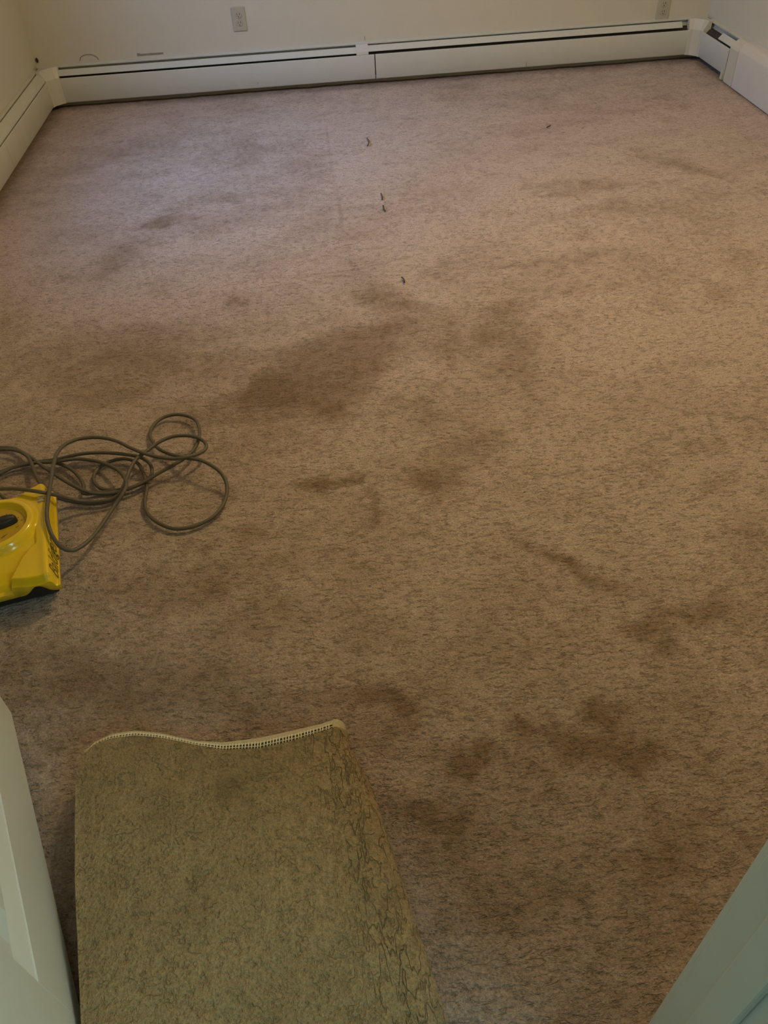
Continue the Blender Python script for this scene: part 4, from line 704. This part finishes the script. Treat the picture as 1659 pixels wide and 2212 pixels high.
# scuffs: a half ring and a smear just above the heater, a dark pipe hole in the corner
bm = bmesh.new()
bm_tube(bm, catmull([(-1.262, YB - .0008, .218), (-1.250, YB - .0008, .236), (-1.222, YB - .0008, .245), (-1.190, YB - .0008, .243),
                     (-1.168, YB - .0008, .232), (-1.158, YB - .0008, .216)], 5), .0022, 6)
o = bm_obj('ring_scuff', bm, M['scuff'], wb_)
bm = bmesh.new()
bm_box(bm, (-.945, YB - .0012, .219), (-.800, YB - .0001, .229), .0005)
bm_box(bm, (-.945, YB - .0014, .219), (-.928, YB - .0001, .233), .0005)
bm_obj('smear_scuff', bm, M['scuff'], wb_)
bm = bmesh.new()
bmesh.ops.create_cone(bm, cap_ends=True, segments=18, radius1=.011, radius2=.009, depth=.006)
bmesh.ops.rotate(bm, verts=bm.verts, matrix=Matrix.Rotation(math.pi / 2, 3, 'X'))
bmesh.ops.scale(bm, verts=bm.verts, vec=(.8, 1, 1.2))
bmesh.ops.translate(bm, verts=bm.verts, vec=(XL + .013, YB - .0022, .236))
bm_obj('pipe_hole', bm, M['slot'], wb_)
for i, (x, z0, z1) in enumerate(((1.245, .03, .052), (-.30, .05, .058), (.325, .212, .232))):
    y = HY_B - .0002 if z1 < .2 else YB
    box('scratch', (x, y - .0008, z0), (x + .003, y + .0002, z1), M['scuff'], hb if z1 < .2 else wb_)

# ------------------------------------------------------------------ lamps (out of view): ceiling globe in the room
def ceiling_lamp(loc, power, color, label):
    r = tag(empty('ceiling_lamp', loc), label, 'lamp')
    bm = bmesh.new()
    bmesh.ops.create_cone(bm, cap_ends=True, segments=28, radius1=.07, radius2=.055, depth=.025)
    bmesh.ops.translate(bm, verts=bm.verts, vec=(0, 0, -.0125))
    smooth(bm_obj('canopy', bm, M['metal'], r), 40)
    bm = bmesh.new()
    bmesh.ops.create_uvsphere(bm, u_segments=24, v_segments=14, radius=.11)
    bmesh.ops.scale(bm, verts=bm.verts, vec=(1, 1, .72))
    bmesh.ops.translate(bm, verts=bm.verts, vec=(0, 0, -.095))
    g = smooth(bm_obj('globe', bm, M['globe'], r))
    ld = bpy.data.lights.new('lamp_bulb', 'POINT')
    ld.energy = power
    ld.color = color
    ld.shadow_soft_size = 0.11
    b = bpy.data.objects.new('lamp_bulb', ld)
    COL.objects.link(b)
    b.parent = r
    b.location = (0, 0, -.30)
    return r


ceiling_lamp((0.85, 2.75, CEIL), 56, (1.0, 0.715, 0.305), 'round globe lamp on the middle of the ceiling')

# ------------------------------------------------------------------ yellow air mover
AX, AY, ARZ = -0.846, 1.443, math.radians(13)
am = tag(empty('air_mover', (AX, AY, 0), ARZ), 'yellow plastic carpet dryer with black dial lying at the left edge', 'air mover')


def shell_height(u, v):
    a = np.abs(u)
    r = np.hypot(u, v)
    z = 0.100 - 0.10 * np.clip(-v - .06, 0, 1) + 0.004 * np.exp(-((a - .105) / .012) ** 2)
    ring = sstep(.066, .073, r) * (1 - sstep(.082, .097, r))
    z = np.where(r < .10, z + .013 * ring - .002 * (1 - sstep(.060, .070, r)), z)
    # scoop running from the dial ring to the front between the two wings
    fl = np.interp(v, [-.2, -.181, -.149, -.120, -.097, -.085], [.017, .025, .041, .055, .074, .088])
    sc = (1 - sstep(fl - .0045, fl + .001, a)) * sstep(.088, .100, r) * (v < 0)
    zs = np.interp(v, [-.2, -.185, -.165, -.150, -.142, -.095, 0], [.040, .046, .064, .073, .077, .090, .100])
    z = z * (1 - sc) + np.minimum(zs, z) * sc
    # shoulder to the sides, rolling over to the back lobes
    z -= .045 * sstep(.106, .1245, a) ** 1.5
    vb = np.interp(a, [0, .05, .075, .10, .118, .1245], [.125, .13, .150, .156, .145, .125])
    z -= .050 * sstep(-.035, 0, v - vb)
    vf = np.interp(a, [0, .03, .06, .1, .1245], [-.187, -.187, -.196, -.201, -.196])
    z -= .016 * sstep(-.014, 0.0, vf - v)
    return np.maximum(z, .052)


def make_shell():
    nu, nv = 126, 170
    t = np.linspace(-1, 1, nu)
    s = np.linspace(0, 1, nv)
    T, S = np.meshgrid(t, s)
    U = .1245 * T
    a = np.abs(U)
    vb = np.interp(a, [0, .05, .075, .10, .118, .1245], [.125, .13, .150, .156, .145, .125])
    vf = np.interp(a, [0, .03, .06, .1, .1245], [-.187, -.187, -.196, -.201, -.196])
    V = vf + (vb - vf) * S
    Z = shell_height(U, V)
    co = np.stack([U, V, Z], -1).reshape(-1, 3)
    idx = np.arange(nu * nv).reshape(nv, nu)
    faces = np.stack([idx[:-1, :-1], idx[:-1, 1:], idx[1:, 1:], idx[1:, :-1]], -1).reshape(-1, 4).tolist()
    loop = list(idx[0, :]) + list(idx[1:, -1]) + list(idx[-1, -2::-1]) + list(idx[-2:0:-1, 0])
    verts = co.tolist()
    base = len(verts)
    for i in loop:
        u, v, z = co[i]
        lip = .044
        if v < -.17:
            lip = .038 + .030 * math.exp(-((abs(u) - .078) / .024) ** 2)
        verts.append((u * 1.004, v * 1.004, min(lip, z - .003)))
    n = len(loop)
    for k in range(n):
        faces.append((int(loop[k]), base + k, base + (k + 1) % n, int(loop[(k + 1) % n])))
    me = bpy.data.meshes.new('housing')
    me.from_pydata(verts, [], faces)
    me.update()
    bm = bmesh.new()
    bm.from_mesh(me)
    bmesh.ops.recalc_face_normals(bm, faces=bm.faces[:])
    bm.to_mesh(me)
    bm.free()
    o = link('housing', me, M['yellow'], am)
    smooth(o, 50)
    md = o.modifiers.new('shell_thickness', 'SOLIDIFY')
    md.thickness = .003
    md.offset = -1
    return o


housing = make_shell()
housing['label'] = 'glossy yellow plastic housing'
# black base tray with outlet mouth
bm = bmesh.new()
bm_box(bm, (-.112, -.176, .008), (.112, .118, .050), .006)
bm_obj('base_tray', bm, M['black'], am)['label'] = 'black underside tray'
for sx in (-1, 1):
    for v in (-.150, .092):
        bm = bmesh.new()
        bmesh.ops.create_cone(bm, cap_ends=True, segments=20, radius1=.016, radius2=.014, depth=.010)
        bmesh.ops.translate(bm, verts=bm.verts, vec=(sx * .09, v, .005))
        bm_obj('rubber_foot', bm, M['black'], am)
# dial plate, knob and print
bm = bmesh.new()
bmesh.ops.create_cone(bm, cap_ends=True, segments=48, radius1=.064, radius2=.0635, depth=.0016)
bmesh.ops.translate(bm, verts=bm.verts, vec=(0, 0, .0990))
dp = bm_obj('dial_plate', bm, M['yellow_dial'], am)
dp['label'] = 'darker yellow round dial plate'
bm = bmesh.new()
pts = []
for k in range(28):
    q = 2 * math.pi * k / 28
    pts.append((0.047 * math.copysign(abs(math.cos(q)) ** .85, math.cos(q)), 0.0155 * math.copysign(abs(math.sin(q)) ** .75, math.sin(q))))
r0 = [bm.verts.new((x, y, 0)) for x, y in pts]
r1 = [bm.verts.new((x * .97, y * .92, .013)) for x, y in pts]
r2 = [bm.verts.new((x * .90, y * .70, .018)) for x, y in pts]
for A, B in ((r0, r1), (r1, r2)):
    for k in range(28):
        bm.faces.new((A[k], A[(k + 1) % 28], B[(k + 1) % 28], B[k]))
bm.faces.new(r2)
bm.faces.new(r0[::-1])
bmesh.ops.rotate(bm, verts=bm.verts, matrix=Matrix.Rotation(math.radians(6), 3, 'Z'))
bmesh.ops.translate(bm, verts=bm.verts, vec=(.001, .002, .0997))
kb = smooth(bm_obj('knob', bm, M['black'], am), 60)
kb['label'] = 'black oblong selector knob'
for u, v, lu, lv, rot in ((.056, .0035, .0045, .0018, .1), (.046, -.017, .0070, .0016, .5), (.048, .0165, .0040, .0016, -.4),
                          (.021, .034, .0018, .014, .05), (.014, .030, .0016, .009, .0), (.018, -.037, .012, .0018, .35), (.014, -.042, .010, .0018, .35)):
    bm = bmesh.new()
    bm_box(bm, (-lu / 2, -lv / 2, 0), (lu / 2, lv / 2, .0005))
    bmesh.ops.rotate(bm, verts=bm.verts, matrix=Matrix.Rotation(rot, 3, 'Z'))
    bmesh.ops.translate(bm, verts=bm.verts, vec=(u, v, .0998))
    bm_obj('printed_mark', bm, M['print'], dp)


def lettering(text, size, loc, rot, parent):
    cu = bpy.data.curves.new('lettering', 'FONT')
    cu.body = text
    cu.size = size
    cu.shear = 0.35
    cu.extrude = 0.0004
    cu.align_x = 'LEFT'
    tmp = bpy.data.objects.new('tmp_text', cu)
    COL.objects.link(tmp)
    bpy.context.view_layer.update()
    me = bpy.data.meshes.new_from_object(tmp.evaluated_get(bpy.context.evaluated_depsgraph_get()))
    bpy.data.objects.remove(tmp, do_unlink=True)
    o = link('lettering', me, M['print'], parent)
    o.location = loc
    o.rotation_euler = rot
    return o


# lettering wraps onto the sloping right shoulder: every vertex drops onto the housing
lt = lettering('Baldigers', .027, (0, 0, 0), (0, 0, 0), am)
bb0 = [v.co.copy() for v in lt.data.vertices]
mx = max(c.x for c in bb0)
for v, c in zip(lt.data.vertices, bb0):
    vv = -.178 + c.x / mx * .125
    uu = .1215 - c.y * .52
    zz = float(shell_height(np.array([uu]), np.array([vv]))[0])
    v.co = (uu + .0004, vv, zz + .0007 + c.z)
lt['label'] = 'dark slanted lettering along the side'
# chrome-like latch strip behind the lettering
for k, v in enumerate((.052, .064)):
    zz = float(shell_height(np.array([.103]), np.array([v]))[0])
    box('latch_clip', (.096, v - .003, zz - .004), (.112, v + .003, zz + .003), M['outlet'], am, .0012)

# ------------------------------------------------------------------ grey power cord
bm = bmesh.new()
def turn(p, q, side):
    # slack U-turn outside the view joining two strands
    return [(p[0] - .10, p[1] - side * .01, .008), (p[0] - .19, p[1] + side * .03, .008), (p[0] - .19, p[1] + side * .08, .008),
            (q[0] - .10, q[1] + side * .05, .010)]


path = [(AX - .02, AY + .135, .060), (AX - .06, AY + .17, .075)] + CORD_B + turn(CORD_B[-1], CORD_A[-1], 1) + CORD_A[::-1]
path += turn(CORD_A[0], CORD_C[0], 1) + CORD_C + [(CORD_D[-1][0] + .05, CORD_D[-1][1], .006)] + CORD_D[::-1]
bm_tube(bm, catmull(path, 7), .0050, 9)
cord = smooth(bm_obj('power_cord', bm, M['cord']))
tag(cord, 'tangled loops of grey rubber power cord lying over the carpet and dryer', 'cord')

# ------------------------------------------------------------------ folded carpet remnant
def make_remnant():
    root = tag(empty('carpet_remnant', (-0.25, 0.58, 0)), 'folded tan carpet remnant with exposed pale backing edge in the foreground', 'carpet piece')
    off = Vector((-0.25, 0.58, 0))
    L = np.array(RUG_LEFT)
    Rt = np.array(RUG_RIGHT)
    NS, NT_, NF, NB = 96, 150, 44, 40     # along length, across the top, round the fold, bottom layer
    s = np.linspace(0, 1, NS)
    ZT, TH = 0.088, 0.011
    y_near = 0.288

    def xr(y):
        return np.interp(-y, -Rt[:, 1], Rt[:, 0])

    def xl(y):
        return np.interp(-y, -L[:, 1], L[:, 0])
    PE = np.array(RUG_PILE_END)
    BE = np.array(RUG_BAND_END)

    def end_y(arr, x):
        return np.interp(x, arr[:, 0], arr[:, 1])
    # profile parameter -> (fraction across / angle)
    rows = []
    fold = []
    for j in range(NS):
        row, frow = [], []
        for i in range(NT_ + NF + NB):
            row.append((i, s[j]))
        rows.append(row)
    prof_n = NT_ + NF + NB

    def point(i, sj, inset, arr):
        """i: index along the profile from the left edge of the top layer over the fold to the bottom layer"""
        r = ZT / 2 - inset
        if i < NT_:
            f = i / (NT_ - 1)
            # far end of this strip, found at its own x
            x0 = -0.5430 + f * (-0.0760 + 0.5430)
            ye = end_y(arr, x0)
            y = ye + (y_near - ye) * sj
            xa, xb = xl(y), xr(y) - ZT / 2
            # the outermost part of the left edge starts a little later (rounded corner)
            x = xa + (xb - xa) * f
            x = x0 * (1 - sstep(0, .12, sj)) + x * sstep(0, .12, sj)
            ed = (x - xa) / .035
            z = ZT - inset - .012 * math.exp(-max(ed, 0) ** 2 * 1.2) + .004 * math.sin(3.0 * x * 7 + y * 5) * min(1, f * 4) * (1 - f)
            return x, y, z
        if i < NT_ + NF:
            q = (i - NT_ + 1) / NF * math.pi
            x0 = -0.0760
            ye = end_y(arr, -0.070) - .012 * (1 - math.cos(q)) / 2
            y = ye + (y_near - ye) * sj
            rr = r * (0.62 + .38 * float(sstep(0, .22, sj)))
            cx = xr(y) - ZT / 2 if sj > .12 else (x0 * (1 - sstep(0, .12, sj)) + (xr(y) - ZT / 2) * sstep(0, .12, sj))
            cz = ZT - inset - rr + 0
            x = cx + rr * math.sin(q)
            z = cz + rr * math.cos(q)
            return float(x), y, max(z, inset + .003)
        k = (i - NT_ - NF + 1) / NB
        ye = end_y(arr, -0.070) - .012
        y = ye + (y_near - ye) * sj
        xb = xr(y) - ZT / 2
        xa = xl(y) + .03
        return xb + (xa - xb) * k, y, inset + .003
    # ---- pile layer as a solid: outer surface and inner surface
    def layer(name, in0, in1, arr, mat, attr):
        vo, vi, fo = [], [], []
        for j in range(NS):
            for i in range(prof_n):
                vo.append(point(i, s[j], in0, arr))
                vi.append(point(i, s[j], in1, arr))
                if i < NT_:
                    f = i / (NT_ - 1)
                    fo.append(float(sstep(.80, .98, f)))
                elif i < NT_ + NF:
                    fo.append(1.0)
                else:
                    fo.append(0.0)
        vo = np.array(vo, float)
        vi = np.array(vi, float)
        if attr:
            vo[:, 2] += .0022 * fbm(vo[:, 0] * 28, vo[:, 1] * 28, 3) + .0035 * np.array(fo) * fbm(vo[:, 0] * 70, vo[:, 1] * 38, 2)
        n = NS * prof_n
        idx = np.arange(n).reshape(NS, prof_n)
        F = np.stack([idx[:-1, :-1], idx[:-1, 1:], idx[1:, 1:], idx[1:, :-1]], -1).reshape(-1, 4)
        faces = F.tolist() + (F[:, ::-1] + n).tolist()
        loop = list(idx[0, :]) + list(idx[1:, -1]) + list(idx[-1, -2::-1]) + list(idx[-2:0:-1, 0])
        for k in range(len(loop)):
            a, b = int(loop[k]), int(loop[(k + 1) % len(loop)])
            faces.append((b, a, a + n, b + n))
        verts = np.concatenate([vo, vi]) - np.array(off)
        me = bpy.data.meshes.new(name)
        me.from_pydata(verts.tolist(), [], faces)
        me.update()
        bm = bmesh.new()
        bm.from_mesh(me)
        bmesh.ops.recalc_face_normals(bm, faces=bm.faces[:])
        bm.to_mesh(me)
        bm.free()
        if attr:
            at = me.attributes.new('fold', 'FLOAT', 'POINT')
            at.data.foreach_set('value', np.array(fo + fo, np.float32))
            X, Y = verts[:, 0], verts[:, 1]
            so = .32 + .6 * fbm(X * 6 + 2, Y * 6, 4)
            for (cx, cy, rr, st) in ((-.02, .135, .022, .9), (.02, .105, .008, .8), (-.13, .09, .03, .3), (.0, -.02, .07, .25), (-.07, -.06, .04, .3), (.17, -.2, .012, .5)):
                so = so + st * np.exp(-((X - cx) ** 2 + (Y - cy) ** 2) / rr ** 2)
            at = me.attributes.new('soil_shade', 'FLOAT', 'POINT')
            at.data.foreach_set('value', so.astype(np.float32))
        return smooth(link(name, me, mat, root), 60)
    pl = layer('pile_layer', 0.0, .0085, PE, M['rug'], True)
    pl['label'] = 'tan cut pile folded outwards'
    bk = layer('backing_sheet', .0088, .0115, BE, M['backing'], False)
    bk['label'] = 'pale backing strip left bare along the far edge'
    # ---- open weave along the bare strip: dark cloth below, light warp and weft threads above
    xs = np.linspace(-.533, -.078, 150)
    nb = 3
    vy = lambda x, f: end_y(PE, x) + .001 + (end_y(BE, x) - end_y(PE, x)) * f
    zb = lambda x: point((x + .543) / .467 * (NT_ - 1), 0.0, .0088, BE)[2]
    verts, faces = [], []
    for x in xs:
        z = zb(x)
        for f in (0.0, .62):
            verts.append((x, vy(x, f), z + .0006))
        for f in (0.0, .62):
            verts.append((x, vy(x, f), z + .0002))
    for k in range(len(xs) - 1):
        a, b = 4 * k, 4 * k + 4
        faces += [(a, b, b + 1, a + 1), (a + 2, a + 3, b + 3, b + 2), (a + 1, b + 1, b + 3, a + 3), (a, a + 2, b + 2, b)]
    me = bpy.data.meshes.new('weave_ground')
    me.from_pydata([tuple(Vector(v) - off) for v in verts], [], faces)
    me.update()
    wg = link('weave_ground', me, M['mesh_dark'], bk)
    bm = bmesh.new()
    for f in (.04, .30, .56):
        path = [Vector((x, vy(x, f), zb(x) + .0013)) - off for x in np.linspace(-.533, -.078, 130)]
        bm_tube(bm, path, .0013 if f != .3 else .0010, 6)
    rnd = random.Random(3)
    for x in np.arange(-.531, -.080, .0058):
        x2 = x + rnd.uniform(-.0006, .0006)
        path = [Vector((x2 + .001 * g, vy(x2, g), zb(x2) + .0017)) - off for g in (0.0, .3, .64)]
        bm_tube(bm, path, .00125, 6)
    w = smooth(bm_obj('weave_thread', bm, M['thread'], bk))
    w['kind'] = 'stuff'
    return root


make_remnant()

# ------------------------------------------------------------------ lint on the floor
LINT_LABELS = ['dark lint thread on the bluish carpet, nearest the back heater seam',
               'upper of two short dark threads close together on the carpet',
               'lower of two short dark threads close together on the carpet',
               'curved dark thread at the top of the brown worn patch',
               'tiny dark thread far right of the seam, near the back wall']
for pts, lb in zip(LINT, LINT_LABELS):
    bm = bmesh.new()
    P3 = [(x, y, .004) for x, y in pts]
    bm_tube(bm, catmull(P3, 4), .0029, 6)
    tag(smooth(bm_obj('lint_thread', bm, M['lint'])), lb, 'thread', 'dark lint threads on the carpet')
